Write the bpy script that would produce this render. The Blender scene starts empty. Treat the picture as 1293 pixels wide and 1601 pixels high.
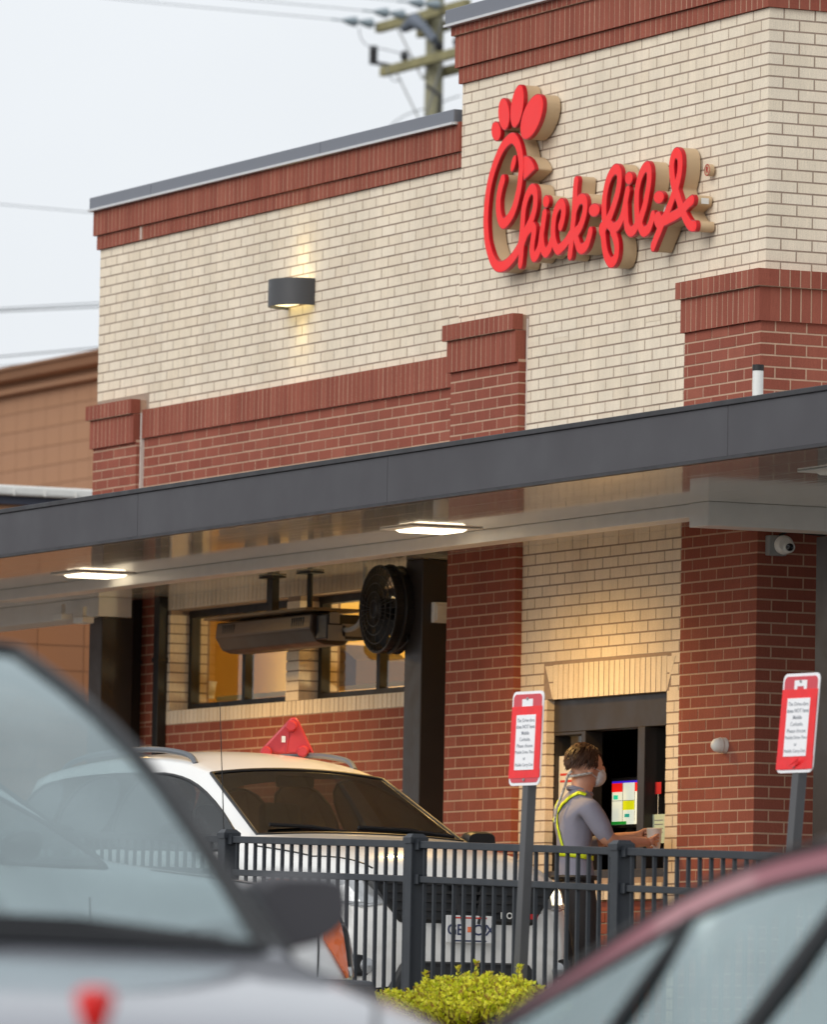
import bpy, bmesh, math, random
from mathutils import Vector, Matrix
from mathutils.bvhtree import BVHTree
import numpy as np
random.seed(7)
RAD = math.radians
scene = bpy.context.scene
COL = scene.collection

# ------------------------------------------------------------------ camera
F_PX, IW, IH = 11585.0, 1293.0, 1601.0          # focal length in photo pixels
CAM = Vector((37.499, -19.787, 0.055))
_yaw, _pit, _rol = RAD(25.12), RAD(4.05), RAD(1.04)
FW = Vector((-math.cos(_yaw)*math.cos(_pit), math.sin(_yaw)*math.cos(_pit), math.sin(_pit)))
_r = FW.cross(Vector((0, 0, 1))).normalized(); _u = _r.cross(FW)
RT = math.cos(_rol)*_r + math.sin(_rol)*_u
UP = -math.sin(_rol)*_r + math.cos(_rol)*_u
cd = bpy.data.cameras.new('camera'); cam = bpy.data.objects.new('camera', cd); COL.objects.link(cam)
cd.sensor_fit = 'HORIZONTAL'; cd.sensor_width = 36.0; cd.lens = F_PX/IW*36.0
cd.clip_start = 0.5; cd.clip_end = 3000
m = Matrix((RT, UP, -FW)).transposed().to_4x4(); m.translation = CAM
cam.matrix_world = m
cd.dof.use_dof = True; cd.dof.focus_distance = 41.0; cd.dof.aperture_fstop = 5.8; cd.dof.aperture_blades = 0
scene.camera = cam

# ------------------------------------------------------------------ sky, sun, exposure
SUN_EL, SUN_AZ = RAD(33), RAD(22)       # azimuth measured from -Y towards +X (behind the camera)
world = bpy.data.worlds.new('World'); scene.world = world; world.use_nodes = True
wn, wl = world.node_tree.nodes, world.node_tree.links
wn.clear()
w_out = wn.new('ShaderNodeOutputWorld'); w_bg = wn.new('ShaderNodeBackground')
sky = wn.new('ShaderNodeTexSky'); sky.sky_type = 'NISHITA'; sky.sun_disc = False
sky.sun_elevation = SUN_EL; sky.sun_rotation = RAD(180)-SUN_AZ
sky.air_density = 1.0; sky.dust_density = 6.0; sky.ozone_density = 1.0
hsv = wn.new('ShaderNodeHueSaturation'); hsv.inputs['Saturation'].default_value = 0.10
tc = wn.new('ShaderNodeTexCoord'); noi = wn.new('ShaderNodeTexNoise')
noi.inputs['Scale'].default_value = 5.0; noi.inputs['Detail'].default_value = 5.0
ramp = wn.new('ShaderNodeMapRange')
ramp.inputs['From Min'].default_value = 0.3; ramp.inputs['From Max'].default_value = 0.7
ramp.inputs['To Min'].default_value = 0.93; ramp.inputs['To Max'].default_value = 1.05
cloud = wn.new('ShaderNodeMix'); cloud.data_type = 'RGBA'; cloud.inputs['Factor'].default_value = 0.86
cloud.inputs['B'].default_value = (9.55, 10.0, 10.45, 1)       # even cloud deck over the clear-sky gradient
mul = wn.new('ShaderNodeVectorMath'); mul.operation = 'SCALE'
wl.new(tc.outputs['Generated'], noi.inputs['Vector']); wl.new(noi.outputs['Fac'], ramp.inputs['Value'])
wl.new(sky.outputs['Color'], hsv.inputs['Color']); wl.new(hsv.outputs['Color'], cloud.inputs['A'])
wl.new(cloud.outputs['Result'], mul.inputs[0]); wl.new(ramp.outputs['Result'], mul.inputs['Scale'])
wl.new(mul.outputs['Vector'], w_bg.inputs['Color']); w_bg.inputs['Strength'].default_value = 0.1
wl.new(w_bg.outputs['Background'], w_out.inputs['Surface'])
sd = bpy.data.lights.new('sun', 'SUN'); sd.energy = 1.5; sd.angle = RAD(50); sd.color = (1.0, 0.965, 0.91)
sun = bpy.data.objects.new('sun', sd); COL.objects.link(sun); sun.location = (10, -20, 30)
_sdir = Vector((math.sin(SUN_AZ)*math.cos(SUN_EL), -math.cos(SUN_AZ)*math.cos(SUN_EL), math.sin(SUN_EL)))
sun.rotation_euler = _sdir.to_track_quat('Z', 'Y').to_euler()
scene.view_settings.view_transform = 'Standard'; scene.view_settings.look = 'None'
scene.view_settings.exposure = 0.0; scene.view_settings.gamma = 1.0
scene.view_settings.use_curve_mapping = False

# ------------------------------------------------------------------ pixel -> place helpers
def ray(x, y): return FW*F_PX + RT*(x-IW/2) - UP*(y-IH/2)
def onY(x, y, Y): d = ray(x, y); return CAM + d*((Y-CAM.y)/d.y)
def onX(x, y, X): d = ray(x, y); return CAM + d*((X-CAM.x)/d.x)
def onZ(x, y, Z): d = ray(x, y); return CAM + d*((Z-CAM.z)/d.z)
def onD(x, y, D): return CAM + ray(x, y)*(D/F_PX)
def px(P):
    d = Vector(P)-CAM; z = d.dot(FW); return IW/2+F_PX*d.dot(RT)/z, IH/2-F_PX*d.dot(UP)/z
def gz(X, Y):
    """lot level: flat by the building, falling gently from the fence towards the street"""
    if Y > -4.45: return 0.0
    return -0.10 - 0.08*min(-4.6-Y, 16.4) if Y < -4.55 else -.10

# ------------------------------------------------------------------ materials
def lin(c):
    return tuple(((v/255)/12.92 if v/255 <= .04045 else ((v/255+.055)/1.055)**2.4) for v in c)
MATS = {}
def mat(name, col=(.5, .5, .5), rough=.6, metal=0.0, var=0.06, scale=8.0, bump=0.0, bscale=60.0, spec=.5, coat=0.0, emit=None, estr=0.0, stretch=None):
    if name in MATS: return MATS[name]
    m = bpy.data.materials.new(name); m.use_nodes = True; nt = m.node_tree; n, l = nt.nodes, nt.links
    b = n['Principled BSDF']
    b.inputs['Roughness'].default_value = rough; b.inputs['Metallic'].default_value = metal
    b.inputs['Specular IOR Level'].default_value = spec
    b.inputs['Coat Weight'].default_value = coat; b.inputs['Coat Roughness'].default_value = .04
    co = n.new('ShaderNodeTexCoord'); src = co.outputs['Object']
    if stretch:
        mp = n.new('ShaderNodeMapping'); mp.inputs['Scale'].default_value = stretch
        l.new(src, mp.inputs['Vector']); src = mp.outputs['Vector']
    if var > 0:
        t = n.new('ShaderNodeTexNoise'); t.inputs['Scale'].default_value = scale; t.inputs['Detail'].default_value = 4
        l.new(src, t.inputs['Vector'])
        mr = n.new('ShaderNodeMapRange'); mr.inputs['From Min'].default_value = .3; mr.inputs['From Max'].default_value = .7
        mr.inputs['To Min'].default_value = 1-var; mr.inputs['To Max'].default_value = 1+var
        l.new(t.outputs['Fac'], mr.inputs['Value'])
        v = n.new('ShaderNodeVectorMath'); v.operation = 'SCALE'; v.inputs[0].default_value = col[:3]
        l.new(mr.outputs['Result'], v.inputs['Scale']); l.new(v.outputs['Vector'], b.inputs['Base Color'])
        rr = n.new('ShaderNodeMapRange'); rr.inputs['From Min'].default_value = .3; rr.inputs['From Max'].default_value = .7
        rr.inputs['To Min'].default_value = max(0, rough*.85); rr.inputs['To Max'].default_value = min(1, rough*1.15)
        l.new(t.outputs['Fac'], rr.inputs['Value']); l.new(rr.outputs['Result'], b.inputs['Roughness'])
    else:
        b.inputs['Base Color'].default_value = (*col[:3], 1)
    if bump > 0:
        t2 = n.new('ShaderNodeTexNoise'); t2.inputs['Scale'].default_value = bscale; t2.inputs['Detail'].default_value = 6
        l.new(src, t2.inputs['Vector'])
        bp = n.new('ShaderNodeBump'); bp.inputs['Strength'].default_value = bump; bp.inputs['Distance'].default_value = .004
        l.new(t2.outputs['Fac'], bp.inputs['Height']); l.new(bp.outputs['Normal'], b.inputs['Normal'])
    if emit:
        b.inputs['Emission Color'].default_value = (*emit, 1); b.inputs['Emission Strength'].default_value = estr
    MATS[name] = m
    return m
def brick_mat(name, cols, stain=.08):
    """fired brick: colour of its own for every brick, speckle, wire-cut grain"""
    m = bpy.data.materials.new(name); m.use_nodes = True; n, l = m.node_tree.nodes, m.node_tree.links
    b = n['Principled BSDF']; b.inputs['Roughness'].default_value = .86; b.inputs['Specular IOR Level'].default_value = .25
    oi = n.new('ShaderNodeObjectInfo'); ge = n.new('ShaderNodeNewGeometry')
    ad = n.new('ShaderNodeMath'); ad.operation = 'ADD'; fr = n.new('ShaderNodeMath'); fr.operation = 'FRACT'
    l.new(oi.outputs['Random'], ad.inputs[0]); l.new(ge.outputs['Random Per Island'], ad.inputs[1]); l.new(ad.outputs[0], fr.inputs[0])
    rp = n.new('ShaderNodeValToRGB'); e = rp.color_ramp.elements
    while len(e) < len(cols): e.new(.5)
    for i, c in enumerate(cols): e[i].position = i/(len(cols)-1); e[i].color = (*lin(c), 1)
    l.new(fr.outputs[0], rp.inputs['Fac'])
    pos = ge.outputs['Position']
    t = n.new('ShaderNodeTexNoise'); t.inputs['Scale'].default_value = 170; t.inputs['Detail'].default_value = 3; l.new(pos, t.inputs['Vector'])
    mp = n.new('ShaderNodeMapping'); mp.inputs['Scale'].default_value = (260, 260, 12); l.new(pos, mp.inputs['Vector'])
    t2 = n.new('ShaderNodeTexNoise'); t2.inputs['Scale'].default_value = 1; t2.inputs['Detail'].default_value = 2; l.new(mp.outputs['Vector'], t2.inputs['Vector'])
    t3 = n.new('ShaderNodeTexNoise'); t3.inputs['Scale'].default_value = 1.6; t3.inputs['Detail'].default_value = 5; l.new(pos, t3.inputs['Vector'])
    def rng(s, a, c_):
        q = n.new('ShaderNodeMapRange'); q.inputs['From Min'].default_value = .3; q.inputs['From Max'].default_value = .7
        q.inputs['To Min'].default_value = a; q.inputs['To Max'].default_value = c_; l.new(s, q.inputs['Value']); return q.outputs['Result']
    a = n.new('ShaderNodeMath'); a.operation = 'MULTIPLY'; l.new(rng(t.outputs['Fac'], .88, 1.1), a.inputs[0]); l.new(rng(t2.outputs['Fac'], .92, 1.07), a.inputs[1])
    mp4 = n.new('ShaderNodeMapping'); mp4.inputs['Scale'].default_value = (5.5, 5.5, .45); l.new(pos, mp4.inputs['Vector'])
    t4 = n.new('ShaderNodeTexNoise'); t4.inputs['Scale'].default_value = 1; t4.inputs['Detail'].default_value = 3; l.new(mp4.outputs['Vector'], t4.inputs['Vector'])
    a0 = n.new('ShaderNodeMath'); a0.operation = 'MULTIPLY'; l.new(a.outputs[0], a0.inputs[0]); l.new(rng(t4.outputs['Fac'], .93, 1.05), a0.inputs[1])
    a2 = n.new('ShaderNodeMath'); a2.operation = 'MULTIPLY'; l.new(a0.outputs[0], a2.inputs[0]); l.new(rng(t3.outputs['Fac'], 1-stain, 1+stain*.6), a2.inputs[1])
    v = n.new('ShaderNodeVectorMath'); v.operation = 'SCALE'; l.new(rp.outputs['Color'], v.inputs[0]); l.new(a2.outputs[0], v.inputs['Scale'])
    l.new(v.outputs['Vector'], b.inputs['Base Color'])
    bp = n.new('ShaderNodeBump'); bp.inputs['Strength'].default_value = .35; bp.inputs['Distance'].default_value = .003
    l.new(a.outputs[0], bp.inputs['Height']); l.new(bp.outputs['Normal'], b.inputs['Normal'])
    MATS[name] = m; return m
def glass_mat(name, tint=(.9, .95, .95), refl=.0, rough=.02, film=(.95, .97, .97)):
    """thin sheet glass: clear with tint, mirror by Fresnel plus an added mirror film that strengthens the sky reflection"""
    m = bpy.data.materials.new(name); m.use_nodes = True; n, l = m.node_tree.nodes, m.node_tree.links
    n.remove(n['Principled BSDF']); o = n['Material Output']
    tr = n.new('ShaderNodeBsdfTransparent'); tr.inputs['Color'].default_value = (*tint, 1)
    gl = n.new('ShaderNodeBsdfGlossy'); gl.inputs['Roughness'].default_value = rough; gl.inputs['Color'].default_value = (*film, 1)
    ge = n.new('ShaderNodeNewGeometry'); dt = n.new('ShaderNodeVectorMath'); dt.operation = 'DOT_PRODUCT'
    l.new(ge.outputs['Incoming'], dt.inputs[0]); l.new(ge.outputs['Normal'], dt.inputs[1])
    def mth(op, a, b=None):
        q = n.new('ShaderNodeMath'); q.operation = op
        for i_, v_ in enumerate((a, b)):
            if v_ is None: continue
            if isinstance(v_, (int, float)): q.inputs[i_].default_value = v_
            else: l.new(v_, q.inputs[i_])
        return q.outputs[0]
    fres = mth('ADD', mth('MULTIPLY', mth('POWER', mth('SUBTRACT', 1.0, mth('ABSOLUTE', dt.outputs['Value'])), 5.0), .92), .05)
    t = n.new('ShaderNodeTexNoise'); t.inputs['Scale'].default_value = 3.0; t.inputs['Detail'].default_value = 4
    co = n.new('ShaderNodeTexCoord'); l.new(co.outputs['Object'], t.inputs['Vector'])
    mr = n.new('ShaderNodeMapRange'); mr.inputs['To Min'].default_value = refl*.6; mr.inputs['To Max'].default_value = refl*1.4+.001
    l.new(t.outputs['Fac'], mr.inputs['Value'])
    ad = n.new('ShaderNodeMath'); ad.operation = 'ADD'; ad.use_clamp = True
    l.new(fres, ad.inputs[0]); l.new(mr.outputs['Result'], ad.inputs[1])
    mx = n.new('ShaderNodeMixShader'); l.new(ad.outputs[0], mx.inputs['Fac']); l.new(tr.outputs[0], mx.inputs[1]); l.new(gl.outputs[0], mx.inputs[2])
    l.new(mx.outputs[0], o.inputs['Surface']); MATS[name] = m; return m

CREAM = brick_mat('cream_brick', [(229, 213, 190), (234, 219, 197), (236, 222, 201), (232, 217, 194)], .07)
RED = brick_mat('red_brick', [(138, 74, 60), (152, 86, 70), (148, 82, 66), (142, 77, 62), (156, 91, 74)], .08)
M_CMORT = mat('brown_mortar', lin((158, 138, 122)), .95, var=.12, scale=40)
M_RMORT = mat('tan_mortar', lin((188, 154, 130)), .95, var=.1, scale=40)
M_COPE = mat('coping_metal', lin((116, 119, 128)), .42, .25, var=.08, scale=3, spec=.5)
M_COPEDGE = mat('coping_hem', lin((205, 205, 205)), .4, .3, var=.05)
M_FASC = mat('fascia_metal', lin((66, 64, 68)), .55, .0, var=.04, scale=2.5, bump=.05, bscale=300)
M_FASCDK = mat('fascia_edge', lin((40, 38, 41)), .5)
M_BRONZE = mat('dark_bronze', lin((56, 51, 49)), .42, .2, var=.05)
M_BLACK = mat('black_metal', lin((28, 27, 28)), .5, var=.05)
M_GREYP = mat('grey_paint', lin((222, 220, 216)), .35, var=.04)
M_WHITE = mat('white_plastic', lin((226, 226, 222)), .45, var=.03)
M_SEAL = mat('pale_sealant', lin((214, 204, 194)), .8, var=.1)
M_GLASS = glass_mat('window_glass', (.86, .9, .88), .0)

# ------------------------------------------------------------------ mesh helpers
class MB:
    def __init__(s): s.v = []; s.f = []
    def quad(s, *p):
        i = len(s.v); s.v += [tuple(q) for q in p]; s.f.append(tuple(range(i, i+len(p)))); return s
    def box(s, x0, x1, y0, y1, z0, z1):
        i = len(s.v)
        s.v += [(x0, y0, z0), (x1, y0, z0), (x1, y1, z0), (x0, y1, z0), (x0, y0, z1), (x1, y0, z1), (x1, y1, z1), (x0, y1, z1)]
        s.f += [tuple(i+k for k in q) for q in ((0, 3, 2, 1), (4, 5, 6, 7), (0, 1, 5, 4), (1, 2, 6, 5), (2, 3, 7, 6), (3, 0, 4, 7))]
        return s
    def hexa(s, p):       # 8 corners, bottom ring then top ring
        i = len(s.v); s.v += [tuple(q) for q in p]
        s.f += [tuple(i+k for k in q) for q in ((0, 3, 2, 1), (4, 5, 6, 7), (0, 1, 5, 4), (1, 2, 6, 5), (2, 3, 7, 6), (3, 0, 4, 7))]; return s
    def prism(s, poly, a, b, axis='y'):   # poly in the two other axes
        i = len(s.v); n = len(poly)
        def P(q, t): return {'y': (q[0], t, q[1]), 'x': (t, q[0], q[1]), 'z': (q[0], q[1], t)}[axis]
        s.v += [P(q, a) for q in poly] + [P(q, b) for q in poly]
        s.f += [tuple(range(i, i+n)), tuple(range(i+2*n-1, i+n-1, -1))]
        s.f += [(i+k, i+n+k, i+n+(k+1) % n, i+(k+1) % n) for k in range(n)]; return s
    def tube(s, pts, r, n=8, cap=True):
        pts = [Vector(p) for p in pts]; rr = r if isinstance(r, (list, tuple)) else [r]*len(pts)
        base = len(s.v); prev = None
        for k, p in enumerate(pts):
            d = (pts[min(k+1, len(pts)-1)]-pts[max(k-1, 0)])
            d = d.normalized() if d.length > 1e-9 else Vector((0, 0, 1))
            if prev is None:
                a = d.cross(Vector((0, 0, 1)))
                if a.length < .05: a = d.cross(Vector((1, 0, 0)))
            else: a = prev - d*prev.dot(d)
            a.normalize(); prev = a; b = d.cross(a)
            for q in range(n):
                t = 2*math.pi*q/n; s.v.append(tuple(p+(a*math.cos(t)+b*math.sin(t))*rr[k]))
        for k in range(len(pts)-1):
            for q in range(n):
                s.f.append((base+k*n+q, base+k*n+(q+1) % n, base+(k+1)*n+(q+1) % n, base+(k+1)*n+q))
        if cap: s.f += [tuple(base+q for q in range(n-1, -1, -1)), tuple(base+(len(pts)-1)*n+q for q in range(n))]
        return s
    def lathe(s, prof, o, ax, n=16, a0=0, a1=2*math.pi):   # prof: (radius, along)
        o = Vector(o); ax = Vector(ax).normalized(); a = ax.orthogonal().normalized(); b = ax.cross(a); base = len(s.v)
        full = abs(a1-a0-2*math.pi) < 1e-6; m_ = n if full else n+1
        for r, t in prof:
            for q in range(m_):
                th = a0+(a1-a0)*q/n; s.v.append(tuple(o+ax*t+(a*math.cos(th)+b*math.sin(th))*r))
        for k in range(len(prof)-1):
            for q in range(n):
                q2 = (q+1) % m_; s.f.append((base+k*m_+q, base+k*m_+q2, base+(k+1)*m_+q2, base+(k+1)*m_+q))
        return s
    def mesh(s, name, o=(0, 0, 0)):
        me = bpy.data.meshes.new(name); me.from_pydata([(v[0]-o[0], v[1]-o[1], v[2]-o[2]) for v in s.v], [], s.f); me.update(); return me
    def build(s, name, material, parent=None, o=(0, 0, 0), smooth=False, bevel=0.0, fix=True):
        me = s.mesh(name, o)
        if fix:
            bm = bmesh.new(); bm.from_mesh(me); bmesh.ops.recalc_face_normals(bm, faces=bm.faces); bm.to_mesh(me); bm.free()
        ob = bpy.data.objects.new(name, me); COL.objects.link(ob)
        me.materials.append(material)
        if smooth:
            for p in me.polygons: p.use_smooth = True
            if smooth != 'all':
                ed = ob.modifiers.new('e', 'EDGE_SPLIT'); ed.split_angle = RAD(smooth if smooth is not True else 40)
        if bevel:
            bv = ob.modifiers.new('b', 'BEVEL'); bv.width = bevel; bv.segments = 2; bv.limit_method = 'ANGLE'
        if parent is not None: ob.parent = parent
        return ob
def tag(o, label, cat, group=None, kind=None):
    if label: o['label'] = label
    if cat: o['category'] = cat
    if group: o['group'] = group
    if kind: o['kind'] = kind
    return o
def thing(name, label, cat, loc=(0, 0, 0), rot=(0, 0, 0), group=None):
    o = bpy.data.objects.new(name, None); COL.objects.link(o); o.location = loc; o.rotation_euler = rot
    o.empty_display_size = .2
    return tag(o, label, cat, group)
def struct(o): o['kind'] = 'structure'; return o
def text_mesh(name, body, size, material, parent, loc, rot, align='CENTER', extrude=.0006, bold=0.0):
    c = bpy.data.curves.new(name, 'FONT'); c.body = body; c.size = size; c.align_x = align; c.align_y = 'CENTER'; c.extrude = extrude; c.offset = bold
    c.resolution_u = 3
    t = bpy.data.objects.new(name, c); COL.objects.link(t)
    dg = bpy.context.evaluated_depsgraph_get(); me = bpy.data.meshes.new_from_object(t.evaluated_get(dg)); me.name = name
    bpy.data.objects.remove(t); bpy.data.curves.remove(c)
    o = bpy.data.objects.new(name, me); COL.objects.link(o); me.materials.clear(); me.materials.append(material)
    o.parent = parent; o.location = loc; o.rotation_euler = rot
    return o

# ------------------------------------------------------------------ ground
def ground_grid(name, xs, ys, dz, material):
    mb = MB(); 
    for y in ys:
        for x in xs: mb.v.append((x, y, gz(x, y)+dz))
    n = len(xs)
    for j in range(len(ys)-1):
        for i in range(n-1): mb.f.append((j*n+i, j*n+i+1, (j+1)*n+i+1, (j+1)*n+i))
    return struct(mb.build(name, material, smooth='all', fix=False))
M_ASPH = mat('asphalt', (.075, .075, .077), .92, var=.25, scale=1.2, bump=.6, bscale=120)
M_CONC = mat('concrete', lin((158, 154, 146)), .9, var=.12, scale=1.5, bump=.3, bscale=80)
M_MULCH = mat('mulch', lin((74, 54, 40)), .95, var=.4, scale=25, bump=1.0, bscale=40)
ground_grid('ground', [-1500, -400, -120, -40, -20, 0, 20, 40, 60, 120, 400, 1500],
            [-1500, -300, -60, -30, -21, -17, -13, -9, -6.5, -4.6, -4.5, -4.4, 0, 30, 100, 300, 1500], -.012, M_ASPH)
lane = MB(); lane.box(-26, 26, -3.0, -1.15, -.006, .004); struct(lane.build('drive_lane', M_CONC))
wk = MB(); wk.box(-14, 8, -1.15, .6, -.01, .010); struct(wk.build('walkway', M_CONC))
bed = MB(); bed.box(-26, 14, -4.3, -3.15, -.3, .06); struct(bed.build('planting_bed', M_MULCH))
for y0, y1 in ((-4.45, -4.3), (-3.15, -3.0)):
    k = MB(); k.box(-26, 14, y0, y1, -.3, .11); struct(k.build('kerb', M_CONC, bevel=.02))
# ------------------------------------------------------------------ the restaurant
bld = thing('restaurant_building', 'cream and red brick restaurant with corner tower and drive-through window', 'building', (-4, 0, 0))
BO = (-4, 0, 0)
JT, HC, MOD, SOLD = .010, .0668, .2032, .0677
BR = []       # (kind, parent, x0,x1,y0,y1,z0,z1)
def cut(iv, holes):
    out = [iv]
    for h0, h1 in holes:
        nx = []
        for a, b in out:
            if h1 <= a or h0 >= b: nx.append((a, b)); continue
            if h0-a > .015: nx.append((a, h0))
            if b-h1 > .015: nx.append((h1, b))
        out = nx
    return out
def add(kind, par, axis, front, a, b, z0, z1, depth=.06):
    j = random.uniform(-.0012, .0012)
    if axis == 'Y': BR.append((kind, par, a, b, front+j, front+depth, z0, z1))
    else: BR.append((kind, par, front-depth, front+j, a, b, z0, z1))
def courses(kind, par, axis, front, a0, a1, ztop, zbot, phase, holes=(), par0=0, corner=None, depth=.06, zref=None):
    """running bond from ztop down; corner='hi'/'lo' interlocks alternate courses at that end"""
    zr = ztop if zref is None else zref
    k = 0
    while True:
        zt = zr-k*HC; zb = zt-HC+JT
        if zt <= zbot+.012: break
        if zb >= ztop: k += 1; continue
        zt2, zb2 = min(zt, ztop), max(zb, zbot)
        if zt2-zb2 < .012: k += 1; continue
        odd = (k+par0) % 2
        lo, hi = a0, a1
        d = depth
        if corner == 'hi' and odd: hi = a1-.102
        if corner == 'lo' and not odd: lo = a0+.102
        off = phase+(MOD/2 if odd else 0)
        n0 = math.floor((lo-off)/MOD)-1; n1 = math.ceil((hi-off)/MOD)+1
        hs = [(h[0], h[1]) for h in holes if h[2] < zt2-.01 and h[3] > zb2+.01]
        for n in range(n0, n1):
            iv = (max(lo, off+n*MOD+JT/2), min(hi, off+(n+1)*MOD-JT/2))
            if iv[1]-iv[0] < .018: continue
            at_corner = corner and ((corner == 'hi' and abs(iv[1]-a1) < 2e-3) or (corner == 'lo' and abs(iv[0]-a0) < 2e-3))
            for a, b in cut(iv, hs): add(kind, par, axis, front, a, b, zb2, zt2, .092 if at_corner else depth)
        k += 1
def soldiers(kind, par, axis, front, a0, a1, z0, z1, depth=.07, joint=.009, mod=SOLD):
    n = max(1, round((a1-a0)/mod)); w = (a1-a0)/n
    for i in range(n):
        lo = a0+i*w+(0 if i == 0 else joint/2); hi = a0+(i+1)*w-(0 if i == n-1 else joint/2)
        add(kind, par, axis, front, lo, hi, z0, z1, depth)
def part(name, mb, m, parent=None, **k): return mb.build(name, m, parent or bld, o=BO if parent is None else (0, 0, 0), **k)
def core(name, boxes, m):
    mb = MB()
    for b in boxes: mb.box(*b)
    return part(name, mb, m)
RC = .0016       # mortar lies this far behind the brick faces
DEEP = 7.0
# --- masses (mortar coloured cores); the brick skins are their children
XL, XT = -9.97, -4.09
ZT, ZL = 6.0, 5.48
OPX0, OPX1, OPZ0, OPZ1 = -2.752, -1.165, 1.02, 2.105
tower = core('tower_wall', [(XT+RC, -RC, RC, DEEP, 4.0, ZT-.002), (XT+RC, -RC, RC+.001, .30, OPZ1+.003, 4.0), (XT+RC, OPX0-.002, RC+.001, .30, 0, OPZ1+.003),
                      (OPX1+.002, -RC, RC+.001, .30, 0, OPZ1+.003), (OPX0-.002, OPX1+.002, RC+.014, .30, 0, OPZ0)], M_CMORT)
upper = core('upper_wall', [(XL+RC, XT+RC, .024+RC, DEEP, 4.2, ZL-.002)], M_CMORT)
midw = core('red_wall', [(-9.08, XT+RC, RC, DEEP, 3.07, 4.2)], M_RMORT)
YW = .35
lowl = core('recessed_wall', [(-10.3, XT+.001, YW+RC, YW+.30, 0, 2.168), (-10.3, -9.47, YW+RC, YW+.30, 2.168, 3.069)], M_RMORT)
surround = core('window_surround', [(-9.47, XT, YW+RC, YW+.16, 2.168, 2.262), (-9.47, XT, YW+RC, YW+.16, 2.955, 3.069)], M_CMORT)
# pilasters: left end, tower left, tower right (wraps the corner)
def pilaster(x0, x1, y, z0, ztop, wrap=False):
    mb = MB(); mb.box(x0+RC, x1-RC, y+RC, (.35 if not wrap else DEEP), z0, ztop-.28)
    mb.box(x0-.0184, x1+.0184-(0 if wrap else .034), y-.0184, (.3 if not wrap else DEEP), ztop-.295, ztop-.101)
    mb.box(x0-.048, x1+.0434-(0 if wrap else .06), y-.0404, (.3 if not wrap else DEEP), ztop-.10, ztop-.004)
    return part('pilaster', mb, M_RMORT)
PZ = 4.482
pl0 = pilaster(-9.85, -9.085, -.05, 3.07, 4.375)
pl1 = pilaster(-4.085, -3.118, -.05, 0, PZ)
pl2 = pilaster(-.905, .045, -.05, 0, PZ, True)
# --- brick skins
ZR = ZT
courses('cream_brick', tower, 'Y', 0, XT, 0, ZT, 4.30, -.1984, holes=[(-4.16, -3.085, 0, PZ-.005), (-.955, .05, 0, PZ-.005)], corner='hi')
kk = round((ZT-4.30)/HC); zr2 = ZT-kk*HC
courses('cream_brick', tower, 'Y', 0, -3.118, -.905, zr2, OPZ1, -.1984, par0=kk % 2,
        holes=[(-2.80-.0, -1.13, OPZ1-.01, 2.318), (-4.2, -3.10, 4.18, 9), (-.925, 1, 4.18, 9)])
kj = round((ZT-OPZ1)/HC)
courses('cream_brick', tower, 'Y', .0, -3.118, OPX0, OPZ1, .05, -3.118+.0, par0=0)
courses('cream_brick', tower, 'Y', .0, OPX1, -.905, OPZ1, .05, OPX1, par0=0)
courses('cream_brick', tower, 'X', 0, 0, 1.6, ZT, 4.30, .0968, holes=[(-.1, 3, 0, PZ-.005)], corner='lo', par0=0)
courses('red_brick', tower, 'Y', .012, OPX0, OPX1, .88, .05, OPX0+.1)
soldiers('soldier_brick_cream', tower, 'Y', -.012, OPX0, OPX1, .89, .985, depth=.03)
# flat arch over the service window, splayed end bricks
soldiers('soldier_brick', tower, 'Y', -.002, -2.664, -1.165, OPZ1, 2.313, joint=.01)
courses('cream_brick', upper, 'Y', .024, XL, XT, ZL, 4.27, XL+.196, holes=[(-10.0, -9.05, 4.2, 4.372)])
courses('red_brick', midw, 'Y', 0, -9.065, XT+.02, 4.10, 3.08, -9.065+.05)
for x0, x1, pr_, zt, zb in ((-9.85, -9.085, pl0, 4.375-.297, 3.08), (-4.085, -3.118, pl1, PZ-.297, 3.32), (-4.085, -3.118, pl1, 3.10, .05)):
    courses('red_brick', pr_, 'Y', -.05, x0, x1, zt, zb, x1-.196, zref=PZ-.297, corner='hi' if x1 > -5 else None)
    courses('red_brick', pr_, 'X', x1, -.05, .0 if x1 > -5 else .02, zt, zb, .0468, zref=PZ-.297, corner='lo')
for zt, zb in ((PZ-.297, 3.32), (3.10, .05)):
    courses('red_brick', pl2, 'Y', -.05, -.905, .045, zt, zb, .045-.1984, zref=PZ-.297, corner='hi')
    courses('red_brick', pl2, 'X', .045, -.05, 1.6, zt, zb, .0468, zref=PZ-.297, corner='lo')
courses('red_brick', lowl, 'Y', YW, -10.3, XT, 2.163, .05, -9.47)
courses('red_brick', lowl, 'Y', YW, -10.3, -9.475, 3.06, 2.168, -9.47)
# soldier and rowlock bands
def bands(par, x0, x1, y, ztop, wrap):
    soldiers('soldier_brick', par, 'Y', y-.02, x0-.02, x1+.02-(0 if wrap else .03), ztop-.297, ztop-.103)
    soldiers('soldier_brick', par, 'Y', y-.042, x0-.05, x1+.045-(0 if wrap else .055), ztop-.098, ztop)
    if wrap:
        soldiers('soldier_brick', par, 'X', x1+.02, y-.02+.07, 1.6, ztop-.297, ztop-.103)
        soldiers('soldier_brick', par, 'X', x1+.045, y-.042+.07, 1.6, ztop-.098, ztop)
bands(pl0, -9.85, -9.085, -.05, 4.375, False)
bands(pl1, -4.085, -3.118, -.05, PZ, False)
bands(pl2, -.905, .045, -.05, PZ, True)
sb = core('soldier_band', [(-9.058, XT+.02, -.0184, .3, 4.108, 4.297)], M_RMORT)
soldiers('soldier_brick', sb, 'Y', -.02, -9.06, XT+.01, 4.104, 4.30)
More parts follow.
